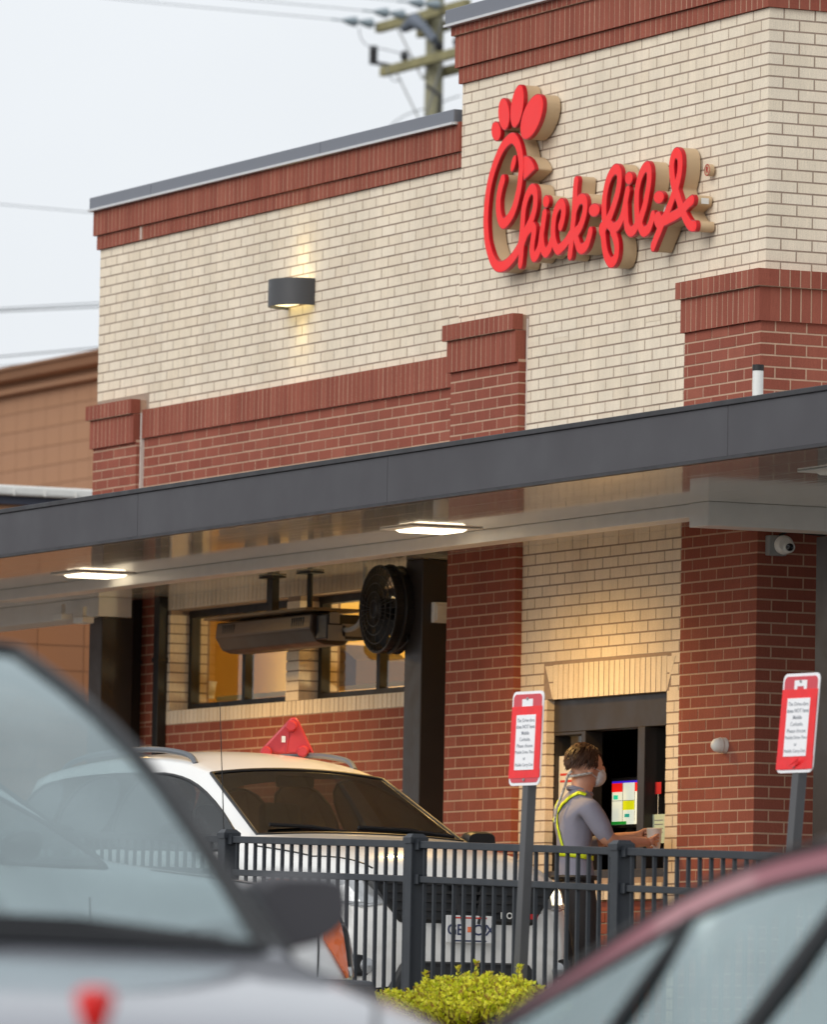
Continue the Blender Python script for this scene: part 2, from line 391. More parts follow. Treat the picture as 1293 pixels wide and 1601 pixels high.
# parapets
pt = core('tower_parapet', [(XT-.0184, .0184, -.0184, DEEP, ZT+.003, ZT+.1), (XT-.0384, .0384, -.0384, DEEP, ZT+.104, ZT+.302), (XT-.0584, .0584, -.0584, DEEP, ZT+.304, ZT+.40)], M_RMORT)
for lo, hi, d in ((.002, .098, .02), (.103, .301, .04), (.306, .40, .06)):
    soldiers('soldier_brick', pt, 'Y', -d, XT-d, d, ZT+lo, ZT+hi); soldiers('soldier_brick', pt, 'X', d, -d+.07, 1.6, ZT+lo, ZT+hi)
pu = core('wall_parapet', [(XL-.0184, XT, .0056, DEEP, ZL+.003, ZL+.098), (XL-.0464, XT, -.0144, DEEP, ZL+.102, ZL+.286)], M_RMORT)
soldiers('soldier_brick', pu, 'Y', .004, XL-.02, XT, ZL+.002, ZL+.095); soldiers('soldier_brick', pu, 'Y', -.016, XL-.048, XT, ZL+.10, ZL+.285)
def coping(x0, x1, y0, y1, z0, z1, joints):
    segs = [x0]+joints+[x1]
    for a, b in zip(segs[:-1], segs[1:]):
        mb = MB(); mb.box(a+.0015, b-.0015, y0, y1, z0, z1); c = part('coping', mb, M_COPE, bevel=.006)
        h = MB(); h.box(a+.0015, b-.0015, y0-.012, y0+.03, z0-.012, z0+.004)
        if b == x1: h.box(b-.03, b+.012, y0, y1, z0-.012, z0+.004)
        part('coping_hem', h, M_COPEDGE, c).location = (-BO[0], 0, 0)
coping(XL-.07, XT-.04, -.04, DEEP, ZL+.282, ZL+.368, [-8.95, -6.15])
coping(XT-.09, .09, -.09, DEEP, ZT+.372, ZT+.47, [-2.6])
# sealant / movement joints and scuffs
for x, y, z0, z1, w in ((-9.074, -.024, 3.3, 4.28, .016), (-9.2, -.002, ZL+.005, ZL+.09, .016), (-3.105, -.003, 3.3, 4.45, .012)):
    mb = MB(); mb.box(x-w/2, x+w/2, y, y+.06, z0, z1); part('sealant_joint', mb, M_SEAL)
# --- high windows under the canopy
M_INW = mat('kitchen_wall', lin((206, 176, 104)), .7, var=.08, scale=2)
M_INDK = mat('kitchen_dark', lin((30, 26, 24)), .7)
def PX(x, Y): return onY(x, 1050, Y).x
zs0, zs1 = 2.262, 2.955
soldiers('soldier_brick_cream', surround, 'Y', YW-.004, -9.47, XT, 2.17, 2.262, depth=.12)
soldiers('soldier_brick_cream', surround, 'Y', YW-.002, -9.47, XT, 2.957, 3.07, depth=.12)
xj0, xj1 = -9.47, -9.36                     # left jamb
xp0, xp1 = PX(447, YW), PX(467, YW)         # pier
for x0, x1 in ((xj0, xj1), (xp0, xp1)):
    mb = MB(); mb.box(x0+.006, x1-.006, YW+.006, YW+.30, zs0, zs1); jm = part('jamb', mb, M_CMORT)
    z = zs0+.004; 
    while z < zs1-.03:
        BR.append(('cream_brick', jm, x0, x1, YW, YW+.28, z, min(z+.057, zs1-.002))); z += HC
def window(x0, x1, yf, z0, z1, mull):
    fr = MB(); t = .05
    fr.box(x0, x1, yf, yf+.07, z0, z0+t); fr.box(x0, x1, yf, yf+.07, z1-t, z1)
    for a in [x0]+mull+[x1-t]: fr.box(a, a+t, yf+.002, yf+.068, z0+t, z1-t)
    w = part('window', fr, M_BLACK)
    cuts = [x0]+mull+[x1-t]
    for a, b in zip(cuts[:-1], cuts[1:]):
        g = MB(); g.quad((a+t, yf+.03, z0+t), (b, yf+.03, z0+t), (b, yf+.03, z1-t), (a+t, yf+.03, z1-t)); p = part('pane', g, M_GLASS, w); p.location = (-BO[0], 0, 0)
    return w
yf = YW+.14
window(xj1, xp0, yf, zs0, zs1, [PX(378, yf)])
window(xp1, XT-.02, yf, zs0, zs1, [PX(588, yf)])
# kitchen behind the windows, lit warm
rm = MB()
rm.quad((-10.2, 3.2, 0.6), (XT, 3.2, .6), (XT, 3.2, 3.06), (-10.2, 3.2, 3.06)); rm.quad((-10.2, .7, .6), (-10.2, 3.2, .6), (-10.2, 3.2, 3.06), (-10.2, .7, 3.06))
rm.quad((XT-.02, .7, .6), (XT-.02, 3.2, .6), (XT-.02, 3.2, 3.06), (XT-.02, .7, 3.06)); rm.quad((-10.2, .66, 3.06), (XT, .66, 3.06), (XT, 3.2, 3.06), (-10.2, 3.2, 3.06))
rm.quad((-10.2, .66, .6), (XT, .66, .6), (XT, 3.2, .6), (-10.2, 3.2, .6))
part('kitchen_room', rm, M_INW, fix=False)
for x0, x1 in ((-8.55, -8.1), (-6.2, -5.75)):
    mb = MB(); mb.box(x0, x1, 3.05, 3.19, .6, 3.0); part('kitchen_column', mb, M_INDK)
for lx in (-8.9, -5.6):
    ld = bpy.data.lights.new('kitchen_lamp', 'POINT'); ld.energy = 120; ld.color = (1, .82, .50); ld.shadow_soft_size = .2
    lo_ = bpy.data.objects.new('kitchen_lamp', ld); COL.objects.link(lo_); lo_.location = (lx, 2.2, 1.7)
# --- service window
fy = .05
fr = MB()
fx = [onY(x, 1200, fy).x for x in (853, 863, 908, 914, 1001, 1012, 1042)]
zt_, zb_ = OPZ1, OPZ0
zh = onY(960, 1139, fy).z           # under the header panel
zl_ = onY(885, 1149, fy).z
zr_ = onY(1026, 1139, fy).z
fr.box(OPX0, OPX1, fy, fy+.12, zh, zt_)
fr.box(OPX0, fx[1], fy, fy+.12, zb_, zh); fr.box(fx[2], fx[3], fy+.001, fy+.12, zb_, zh); fr.box(fx[4], fx[5], fy-.02, fy+.12, zb_, zh)
fr.box(OPX1-.02, OPX1, fy, fy+.12, zb_, zh); fr.box(OPX0, OPX1, fy-.03, fy+.12, zb_-.02, zb_+.05)
fr.box(fx[1], fx[2], fy+.002, fy+.12, zl_, zh)
sw = part('service_window', fr, M_BRONZE, bevel=.004)
for a, b in ((fx[1], fx[2]), (fx[5], OPX1-.02)):
    g = MB(); g.quad((a, fy+.06, zb_+.05), (b, fy+.06, zb_+.05), (b, fy+.06, zl_), (a, fy+.06, zl_)); part('pane', g, M_GLASS, sw).location = (-BO[0], 0, 0)
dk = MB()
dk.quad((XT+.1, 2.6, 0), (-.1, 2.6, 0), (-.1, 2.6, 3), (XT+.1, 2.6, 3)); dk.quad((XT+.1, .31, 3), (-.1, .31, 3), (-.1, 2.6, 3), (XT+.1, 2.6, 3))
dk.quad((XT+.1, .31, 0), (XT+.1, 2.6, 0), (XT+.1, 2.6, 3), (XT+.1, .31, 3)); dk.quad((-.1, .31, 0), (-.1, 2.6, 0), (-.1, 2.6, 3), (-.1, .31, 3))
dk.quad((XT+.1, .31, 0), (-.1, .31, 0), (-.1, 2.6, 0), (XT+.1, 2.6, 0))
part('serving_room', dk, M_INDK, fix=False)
# roofs behind the parapets
rf = MB(); rf.box(XL+.1, XT, .4, DEEP, 5.1, 5.3); rf.box(XT+.1, -.1, .3, DEEP, 5.8, 5.97); part('roof', rf, mat('roof_membrane', (.5, .5, .48), .9))

# --- bricks: the 300 of a kind that show largest stay single objects, the rest is joined
def flush_bricks():
    mats = {'cream_brick': CREAM, 'red_brick': RED, 'soldier_brick': RED, 'soldier_brick_cream': CREAM}
    names = {'soldier_brick_cream': 'soldier_brick'}
    kinds = {}
    for b in BR: kinds.setdefault(b[0], []).append(b)
    cache = {}
    for kind, L in kinds.items():
        sc = []
        for i, b in enumerate(L):
            _, par, x0, x1, y0, y1, z0, z1 = b
            ux, uy = px((x0, y0, z0)); vx, vy = px((x1, y1 if (y1-y0) > .1 else y0, z1))
            inf = 0 < (ux+vx)/2 < IW and 0 < (uy+vy)/2 < IH
            hid = 3.0 < (z0+z1)/2 < 3.30
            sc.append((0 if (not inf or hid) else abs((vx-ux)*(vy-uy)), i))
        lim = 300 if kind != 'soldier_brick_cream' else 60
        top = {i for s_, i in sorted(sc, reverse=True)[:lim] if s_ > 0}
        rest = MB()
        m_ = mats[kind]
        if kind == 'soldier_brick':
            pass
        for i, b in enumerate(L):
            _, par, x0, x1, y0, y1, z0, z1 = b
            mm = CREAM if (kind == 'soldier_brick' and par is tower) else m_
            if i in top:
                key = (mm.name, round(x1-x0, 4), round(y1-y0, 4), round(z1-z0, 4))
                if key not in cache:
                    q = MB(); hx, hy, hz = [k/2 for k in key[1:]]; q.box(-hx, hx, -hy, hy, -hz, hz)
                    me = q.mesh('brick'); me.materials.append(mm); cache[key] = me
                o = bpy.data.objects.new(names.get(kind, kind), cache[key]); COL.objects.link(o); o.parent = par
                o.location = ((x0+x1)/2-BO[0], (y0+y1)/2, (z0+z1)/2)
            elif kind == 'soldier_brick' and par is tower:
                MISC.box(x0, x1, y0, y1, z0, z1)
            else: rest.box(x0, x1, y0, y1, z0, z1)
        if rest.v:
            o = part(names.get(kind, kind)+'s', rest, m_, fix=False); o['kind'] = 'stuff'
MISC = MB()
# splayed ends of the flat arch
for xa, xb, sgn in ((-2.80, -2.67, 1), (-1.16, -1.03, -1)):
    for q in range(2):
        z0, z1 = 2.108+q*.105, 2.108+q*.105+.096
        lo = (z0-2.108)/.21*.11; hi = (z1-2.108)/.21*.11
        if sgn > 0: poly = [(-2.67-lo*.0, z0), (-2.672, z1), (-2.672-hi, z1), (-2.672-lo, z0)]
        else: poly = [(-1.158, z0), (-1.158+lo, z0), (-1.158+hi, z1), (-1.158, z1)]
        mb = MB(); mb.prism(poly, -.002, .05); o = mb.build('splayed_brick', CREAM, tower, o=BO)
flush_bricks()
if MISC.v:
    o = part('arch_bricks', MISC, CREAM, fix=False); o['kind'] = 'stuff'

# ------------------------------------------------------------------ canopy
ZS = 3.052
can = thing('drive_through_canopy', 'flat drive-through canopy with dark grey fascia and glossy pale underside', 'canopy', (-4, -1, 0)); CO = (-4, -1, 0)
def cpart(name, mb, m, **k): return mb.build(name, m, can, o=CO, **k)
def soffit_mat():
    m = bpy.data.materials.new('glossy_soffit'); m.use_nodes = True; n, l = m.node_tree.nodes, m.node_tree.links
    b = n['Principled BSDF']; b.inputs['Base Color'].default_value = (*lin((222, 215, 205)), 1)
    b.inputs['Roughness'].default_value = .10; b.inputs['Specular IOR Level'].default_value = .6
    b.inputs['Coat Weight'].default_value = .6; b.inputs['Coat Roughness'].default_value = .05
    ge = n.new('ShaderNodeNewGeometry'); mp = n.new('ShaderNodeMapping'); mp.inputs['Scale'].default_value = (1.2, 9, 1)
    t = n.new('ShaderNodeTexNoise'); t.inputs['Scale'].default_value = 1.1; t.inputs['Detail'].default_value = 2
    l.new(ge.outputs['Position'], mp.inputs['Vector']); l.new(mp.outputs['Vector'], t.inputs['Vector'])
    bp = n.new('ShaderNodeBump'); bp.inputs['Strength'].default_value = .12; bp.inputs['Distance'].default_value = .006
    l.new(t.outputs['Fac'], bp.inputs['Height']); l.new(bp.outputs['Normal'], b.inputs['Normal']); l.new(bp.outputs['Normal'], b.inputs['Coat Normal'])
    MATS['glossy_soffit'] = m; return m
M_SOF = soffit_mat()
YF = -2.42
# soffit boards along the wall direction
yy = YF+.03
while yy < YW-.01:
    y2 = min(yy+.305, YW+.002)
    mb = MB(); mb.box(-15, 7.5, yy, y2-.003, ZS, ZS+.02); cpart('soffit_board', mb, M_SOF, fix=False); yy = y2
mb = MB(); mb.box(-15, 7.5, YF+.03, -.1, ZS+.021, ZS+.2); cpart('deck', mb, M_BLACK)
mb = MB(); mb.box(.07, 7.5, YW+.002, 4, ZS, ZS+.02); cpart('soffit_board', mb, M_SOF)
xs = [-15, -8.1, -3.45, .105, 4.2, 7.5]
zf0, zf1 = ZS-.028, ZS+.232
for a, b in zip(xs[:-1], xs[1:]):
    mb = MB(); mb.box(a+.002, b-.002, YF, YF+.025, zf0, zf1); f_ = cpart('fascia_panel', mb, M_FASC, bevel=.003)
mb = MB(); mb.box(-15, 7.5, YF-.012, YF+.05, zf1, zf1+.028); cpart('fascia_cap', mb, M_FASCDK, bevel=.003)
mb = MB(); mb.box(-15, 7.5, YF-.006, YF+.03, zf0-.016, zf0); cpart('fascia_hem', mb, M_FASCDK)
# gutter beams
mb = MB(); mb.box(-9.6, .80, -.86, -.70, ZS-.075, ZS-.0005); cpart('beam', mb, M_GREYP, bevel=.004)
mb = MB(); mb.box(.80, 1.03, -.88, 4, ZS-.135, ZS-.0005); cpart('beam', mb, M_GREYP, bevel=.004)
mb = MB(); mb.box(-15, -9.742, -.03, .22, ZS-.135, ZS-.0005); cpart('beam', mb, M_GREYP, bevel=.004)
for x0, x1, zt in ((-9.97, -9.745, ZS-.14), (-4.80, -4.55, ZS), (.66, .93, ZS-.14)):
    mb = MB(); mb.box(x0, x1, -.0, .235, 0.005, zt-.001); cpart('column', mb, M_BRONZE, bevel=.006)
    mb = MB(); mb.box(x0-.09, x1+.09, -.09, .325, 0.004, .03); cpart('base_plate', mb, M_BRONZE)

# canopy lights
M_LENS = mat('lamp_lens', (.9, .85, .7), .3, var=0, emit=(1.0, .86, .62), estr=3.0)
def canopy_light(x, y, label, lit=True):
    t = thing('canopy_light', label, 'light', (x, y, ZS), group='square lights under the canopy')
    MB().box(-.23, .23, -.23, .23, -.010, -.001).build('housing', M_WHITE, t, bevel=.004)
    MB().hexa([(-.14, -.14, -.026), (.14, -.14, -.026), (.14, .14, -.026), (-.14, .14, -.026), (-.16, -.16, -.0105), (.16, -.16, -.0105), (.16, .16, -.0105), (-.16, .16, -.0105)]).build('lens', M_LENS if lit else M_WHITE, t)
    if not lit: return
    l = bpy.data.lights.new('canopy_lamp', 'SPOT'); l.energy = 165; l.color = (1.0, .60, .18); l.spot_size = RAD(172); l.spot_blend = .9; l.shadow_soft_size = .1
    o = bpy.data.objects.new('canopy_lamp', l); COL.objects.link(o); o.location = (x, y, ZS-.13)
for x, y, lab in ((onZ(680, 826, ZS).x, -1.16, 'lit square canopy light above the service window'), (onZ(138, 896, ZS).x, -1.05, 'lit square canopy light near the far left column'),
                  (onZ(1345, 735, ZS).x, -1.30, 'unlit canopy light cut by the right picture edge')):
    canopy_light(x, y, lab, 'unlit' not in lab)

# ------------------------------------------------------------------ wall sconce
scx = onY(471, 460, .02).x
sc = thing('wall_sconce', 'dark grey half-round up-and-down wall light on the cream wall', 'light', (scx, .024, 4.80))
pts = [(-.21, 0), (-.21, -.03)]+[(.21*-math.cos(a), -.03-.19*math.sin(a)) for a in [math.pi*k/14 for k in range(1, 14)]]+[(.21, -.03), (.21, 0)]
mb = MB(); n_ = len(pts)
for z in (0, .175): mb.v += [(p[0], p[1], z) for p in pts]
inner = [(p[0]*.93, min(-.012, p[1]*.93)) for p in pts]
for z in (0, .175): mb.v += [(p[0], p[1], z) for p in inner]
for k in range(n_-1):
    mb.f += [(k, k+1, n_+k+1, n_+k), (2*n_+k+1, 2*n_+k, 3*n_+k, 3*n_+k+1), (k, 2*n_+k, 2*n_+k+1, k+1), (n_+k, n_+k+1, 3*n_+k+1, 3*n_+k)]
M_SCON = mat('sconce_paint', lin((70, 70, 72)), .5, var=.05, scale=20)
mb.build('shade', M_SCON, sc, smooth=50)
mb = MB(); mb.prism(inner, .02, .03, 'z'); mb.build('lens', mat('sconce_lens', (.8, .78, .6), .4, var=0, emit=(1, .85, .45), estr=2.2), sc)
mb = MB(); mb.prism(inner, .145, .155, 'z'); mb.build('lens', MATS['sconce_lens'], sc)
for dz, rx in ((-.02, 0), (.195, math.pi)):
    l = bpy.data.lights.new('sconce_lamp', 'SPOT'); l.energy = 2.3; l.color = (1, .80, .34); l.spot_size = RAD(86); l.spot_blend = 1.0; l.shadow_soft_size = .07
    o = bpy.data.objects.new('sconce_lamp', l); COL.objects.link(o); o.location = (scx+.02, -.07, 4.80+dz); o.rotation_euler = (rx+(RAD(12) if rx == 0 else RAD(-12)), 0, 0)

# ------------------------------------------------------------------ red script sign
YSF = -.128
def P2(ox, oy, s, pts): return [onY(ox+a/s, oy+b/s, YSF) for a, b in pts]
A_ = lambda *p: P2(750, 125, 9.236, p)
B_ = lambda *p: P2(750, 260, 8.893, p)
C_ = lambda *p: P2(800, 260, 8.081, p)
D_ = lambda *p: P2(920, 240, 8.425, p)
E_ = lambda *p: P2(1000, 220, 8.423, p)
W = .031
strokes = [
 (B_((322, 195), (285, 330), (262, 480), (265, 640), (290, 755), (335, 800), (400, 745), (470, 620), (520, 450), (555, 280), (575, 100)) + A_((603, 1290), (597, 1150), (570, 1000), (530, 900), (480, 850), (425, 868), (350, 950), (280, 1080), (215, 1250)) +
  B_((160, 160), (122, 340), (98, 550), (88, 750), (92, 900), (105, 1050), (138, 1190), (180, 1310), (235, 1385), (300, 1400), (370, 1370), (450, 1290), (520, 1190), (568, 1100)), .033),
 (B_((568, 1100), (585, 950), (598, 800), (612, 620), (650, 450), (700, 345), (735, 320), (770, 360), (778, 470), (765, 600), (735, 710), (685, 830), (640, 920), (605, 1000), (590, 1100), (578, 1250), (567, 1360)), W),
 (B_((600, 1060), (650, 935), (705, 860), (745, 855), (758, 910), (738, 1050), (728, 1170), (750, 1262), (795, 1235), (840, 1110), (862, 960), (885, 800), (903, 670)), W),
 (B_((862, 960), (868, 1080), (885, 1165), (925, 1205), (970, 1150), (1000, 1050)), W),
 (B_((1128, 835), (1150, 760), (1168, 640), (1160, 560), (1132, 522), (1085, 575), (1045, 680), (1025, 820), (1022, 960), (1043, 1085), (1088, 1165)) + C_((640, 1020), (700, 950), (745, 870)), W),
 (C_((816, 195), (806, 300), (800, 420), (792, 560), (780, 700), (764, 850), (752, 1000), (738, 1125)), W),
 (C_((792, 580), (838, 455), (888, 415), (925, 445), (930, 540), (912, 640), (880, 740), (840, 815), (805, 850), (825, 950), (850, 1025), (892, 1048), (945, 1000), (980, 900), (995, 835)), W),
 (D_((212, 900), (207, 780), (210, 650), (225, 520), (260, 370), (310, 260), (362, 212), (402, 245), (412, 340), (395, 480), (360, 620), (310, 770), (262, 880), (220, 960), (185, 1010), (192, 1050), (200, 1130), (212, 1240), (238, 1355), (285, 1435), (335, 1425), (370, 1345), (375, 1220), (352, 1110), (320, 1030)), W),
 (D_((262, 920), (330, 985), (400, 940), (450, 830), (480, 700), (502, 580), (517, 500)), W),
 (D_((490, 660), (498, 880), (515, 985), (560, 1035), (612, 1000), (640, 920), (640, 800), (635, 650), (645, 480), (682, 320), (732, 212), (778, 178), (803, 240), (800, 380), (775, 540), (745, 690), (700, 840), (682, 920), (692, 985), (730, 1035), (790, 1000), (830, 900), (848, 825)), W),
 (E_((462, 640), (432, 480), (425, 320), (447, 212), (487, 165), (526, 205), (537, 300), (528, 430), (502, 560), (475, 650), (440, 750), (400, 860), (355, 970), (310, 1065), (262, 1190), (218, 1295), (180, 1395)), W),
 (E_((475, 640), (505, 740), (540, 850), (580, 960), (620, 1050), (670, 1120), (722, 1128)), W),
 (E_((245, 1045), (310, 1062), (400, 1022), (500, 970), (570, 915), (632, 838), (690, 790)), W),
 (E_((242, 1040), (250, 1056)), .045), (D_((182, 1000), (188, 1015)), .042),
]
def ell(f, top, bot, rx, n=28):
    out = []
    for k in range(n):
        t = 2*math.pi*k/n; c, s_ = math.cos(t), math.sin(t)
        out.append(f(((top[0]+bot[0])/2+(top[0]-bot[0])/2*c+rx*s_, (top[1]+bot[1])/2+(top[1]-bot[1])/2*c))[0])
    return out
solids = [ell(A_, (232, 612), (248, 886), 66), ell(A_, (342, 274), (364, 726), 80), ell(A_, (583, 80), (505, 692), 88), ell(A_, (845, 215), (665, 862), 138),
          ell(A_, (512, 1095), (465, 1332), 32), A_((640, 1105), (690, 1115), (745, 1160), (785, 1235), (800, 1295), (745, 1350), (690, 1405), (640, 1450)),
          ell(C_, (440, 372), (434, 526), 40), ell(C_, (1050, 478), (1042, 640), 68), ell(D_, (538, 248), (534, 412), 50), ell(D_, (934, 500), (928, 662), 68)]
def smooth_line(P, n=5):
    out = []
    for i in range(len(P)-1):
        p0, p1, p2, p3 = P[max(i-1, 0)], P[i], P[i+1], P[min(i+2, len(P)-1)]
        for k in range(n):
            t = k/n; out.append(.5*((2*p1)+(p2-p0)*t+(2*p0-5*p1+4*p2-p3)*t*t+(3*p1-p0-3*p2+p3)*t**3))
    return out+[P[-1]]
def union_loops(strokes, solids, grow=0.0, h=.006):
    """outline of everything together: distance field on a fine grid, then contour"""
    S = [([(p.x, p.z) for p in smooth_line(list(s))], w+grow) for s, w in strokes]
    allp = [q for s, _ in S for q in s]+[(p.x, p.z) for s in solids for p in s]
    x0 = min(q[0] for q in allp)-.12; x1 = max(q[0] for q in allp)+.12; z0 = min(q[1] for q in allp)-.12; z1 = max(q[1] for q in allp)+.12
    nx, nz = int((x1-x0)/h), int((z1-z0)/h)
    gx = x0+h*np.arange(nx); gzz = z0+h*np.arange(nz); GX, GZ = np.meshgrid(gx, gzz, indexing='ij')
    D = np.full(GX.shape, 9.0)
    for s, w in S:
        for (ax, az), (bx, bz) in zip(s[:-1], s[1:]):
            i0 = max(0, int((min(ax, bx)-.09-x0)/h)); i1 = min(nx, int((max(ax, bx)+.09-x0)/h)+1); j0 = max(0, int((min(az, bz)-.09-z0)/h)); j1 = min(nz, int((max(az, bz)+.09-z0)/h)+1)
            gx_, gz_ = GX[i0:i1, j0:j1], GZ[i0:i1, j0:j1]
            dx, dz = bx-ax, bz-az; t = np.clip(((gx_-ax)*dx+(gz_-az)*dz)/(dx*dx+dz*dz+1e-12), 0, 1)
            D[i0:i1, j0:j1] = np.minimum(D[i0:i1, j0:j1], np.hypot(gx_-ax-t*dx, gz_-az-t*dz)-w)
    for s in solids:
        P = [(p.x, p.z) for p in s]; ins = np.zeros(GX.shape, bool); dm = np.full(GX.shape, 9.0)
        for (ax, az), (bx, bz) in zip(P, P[1:]+P[:1]):
            dx, dz = bx-ax, bz-az; t = np.clip(((GX-ax)*dx+(GZ-az)*dz)/(dx*dx+dz*dz+1e-12), 0, 1)
            dm = np.minimum(dm, np.hypot(GX-ax-t*dx, GZ-az-t*dz))
            if abs(dz) > 1e-9:
                c = ((az > GZ) != (bz > GZ)) & (GX < ax+(GZ-az)*dx/dz); ins ^= c
        D = np.minimum(D, np.where(ins, -dm, dm)-grow)
    # marching squares
    nxt = {}; pt = {}
    def edge(i, j, d):
        k = (i, j, d)
        if k not in pt:
            a = D[i, j]; b = D[i+1, j] if d == 0 else D[i, j+1]; t = a/(a-b)
            pt[k] = (gx[i]+(t*h if d == 0 else 0), gzz[j]+(t*h if d == 1 else 0))
        return k
    neg = D < 0
    act = np.argwhere((neg[:-1, :-1].astype(int)+neg[1:, :-1]+neg[:-1, 1:]+neg[1:, 1:]) % 4 != 0)
    for i, j in act:
        c = [neg[i, j], neg[i+1, j], neg[i+1, j+1], neg[i, j+1]]
        e = [(i, j, 0), (i+1, j, 1), (i, j+1, 0), (i, j, 1)]
        ent = []
        for q in range(4):
            if c[q] != c[(q+1) % 4]: ent.append((q, c[q]))
        outs = [q for q, s_ in ent if s_]; insd = [q for q, s_ in ent if not s_]
        for o_, in zip(outs):
            # leave through the edge that follows, keeping the inside on one side
            best = min(insd, key=lambda q: (o_-q) % 4); insd = [q for q in insd if q != best]
            nxt.setdefault(edge(*e[o_]), []).append(edge(*e[best]))
    loops = []
    while nxt:
        st = next(iter(nxt)); L = []; cur = st
        while cur in nxt:
            L.append(pt[cur]); v = nxt[cur]; nx_ = v.pop()
            if not v: del nxt[cur]
            cur = nx_
            if cur == st: break
        if len(L) > 8: loops.append(L)
    return loops
def extrude_loops(name, loops, y0, y1, m, parent, o, caps=True, smooth=False):
    cu = bpy.data.curves.new(name, 'CURVE'); cu.dimensions = '2D'; cu.fill_mode = 'BOTH'
    for L in loops:
        L = L[::2] if len(L) > 40 else L
        sp = cu.splines.new('POLY'); sp.points.add(len(L)-1); sp.use_cyclic_u = True
        for p, q in zip(sp.points, L): p.co = (q[0]-o[0], q[1]-o[2], 0, 1)
    cu.extrude = abs(y1-y0)/2
    t = bpy.data.objects.new(name, cu); COL.objects.link(t)
    dg = bpy.context.evaluated_depsgraph_get(); me = bpy.data.meshes.new_from_object(t.evaluated_get(dg))
    bpy.data.objects.remove(t); bpy.data.curves.remove(cu)
    me.name = name; me.transform(Matrix(((1, 0, 0, 0), (0, 0, -1, (y0+y1)/2-o[1]), (0, 1, 0, 0), (0, 0, 0, 1))))
    me.materials.clear(); me.materials.append(m)
    ob = bpy.data.objects.new(name, me); COL.objects.link(ob); ob.parent = parent; return ob
SO = (onY(930, 330, 0).x, 0, 4.6)
sign = thing('channel_letter_sign', 'red script channel-letter restaurant sign with tan sides on the tower', 'sign', SO)
M_SRED = mat('sign_red_acrylic', lin((255, 52, 52)), .5, var=.03, scale=5, spec=.25)
M_STRIM = mat('sign_trim_red', lin((186, 14, 30)), .35, var=.03)
M_STAN = mat('sign_return_tan', lin((196, 170, 136)), .55, var=.04, scale=5)
lp_face = union_loops(strokes, solids, -.002); lp_trim = union_loops(strokes, solids, .004); lp_ret = union_loops(strokes, solids, .0015)
extrude_loops('face', lp_face, YSF-.0025, YSF+.003, M_SRED, sign, SO)
extrude_loops('trim_cap', lp_trim, YSF, YSF+.024, M_STRIM, sign, SO)
extrude_loops('return', lp_ret, YSF+.0245, -.012, M_STAN, sign, SO)
for a, b in ((C_((1065, 640)), C_((1025, 800))), (D_((925, 660)), D_((900, 790))), (C_((447, 528)), C_((455, 575)))):
    mb = MB(); mb.tube([a[0]+Vector((.01, .05, 0)), b[0]+Vector((.01, .05, 0))], .012); mb.build('bracket', M_WHITE, sign, o=SO)
rp = onY(1000+900/8.423, 220+392/8.423, -.04)
mb = MB(); mb.lathe([(0, 0), (.036, 0), (.036, .03), (0, .03)], (rp.x, -.045, rp.z), (0, 1, 0), 24); disc = mb.build('registered_mark', M_STAN, sign, o=SO)
mb = MB(); mb.lathe([(.029, -.047), (.034, -.047), (.034, -.044), (.029, -.044)], (rp.x, 0, rp.z), (0, 1, 0), 24); mb.build('ring', M_STRIM, disc, o=SO)
text_mesh('letter', 'R', .05, M_STRIM, disc, (rp.x-SO[0], -.0465, rp.z-SO[2]), (RAD(90), 0, 0), bold=.001)
sk = onY(1100, 315, -.1)
mb = MB(); mb.quad((0, 0, 0), (0, .05, 0), (0, .05, .034), (0, 0, .034)); s_ = mb.build('maker_sticker', M_WHITE, sign); tl_ = E_((690, 790))[0]; s_.location = (tl_.x-SO[0]+.0345, -.085, tl_.z-SO[2]-.02)
# ------------------------------------------------------------------ small things on the wall and under the canopy
# security camera on the tower's right face
cp = onX(1214, 853, .045)
t = thing('security_camera', 'white dome-eye security camera on a grey box under the canopy', 'camera', (.045, cp.y, cp.z))
M_BOXG = mat('box_grey', lin((150, 152, 152)), .5, .1)
MB().box(.001, .055, -.075, .04, -.06, .055).build('junction_box', M_BOXG, t, bevel=.006)
mb = MB(); mb.lathe([(0, .0), (.052, 0), (.056, .02), (.052, .045), (.04, .06), (.0, .062)], (.055, .01, .0), (1, -.15, 0), 24); mb.build('dome', M_WHITE, t, smooth=True)
mb = MB(); mb.lathe([(0, .0), (.034, 0), (.034, .02), (.026, .028), (0, .028)], (.105, .022, -.012), (1, -.25, -.12), 24); mb.build('lens_ring', M_WHITE, t, smooth=30)
mb = MB(); mb.lathe([(0, .0), (.023, 0), (.021, .006), (0, .009)], (.132, .016, -.015), (1, -.25, -.12), 24); mb.build('lens', mat('lens_black', (.01, .01, .012), .08, coat=1, var=0), t, smooth=True)
mb = MB(); mb.tube([(.03, .0, .055), (.03, .06, .085), (.03, .3, .07)], .008); mb.build('cable', M_BLACK, t)
# round white sounder
bp_ = onY(1134, 1165, -.05)
t = thing('wall_sensor', 'small round white sensor knob on the red brick pilaster', 'sensor', (bp_.x, -.05, bp_.z))
mb = MB(); mb.lathe([(.045, .001), (.045, .015), (.04, .03), (.043, .045), (.036, .07), (.02, .085), (0, .09)], (0, 0, 0), (0, -1, 0), 24); mb.build('housing', M_WHITE, t, smooth=35)
mb = MB(); mb.lathe([(.0445, .028), (.0465, .034), (.0445, .04)], (0, 0, 0), (0, -1, 0), 24); mb.build('seam', M_GREYP, t)
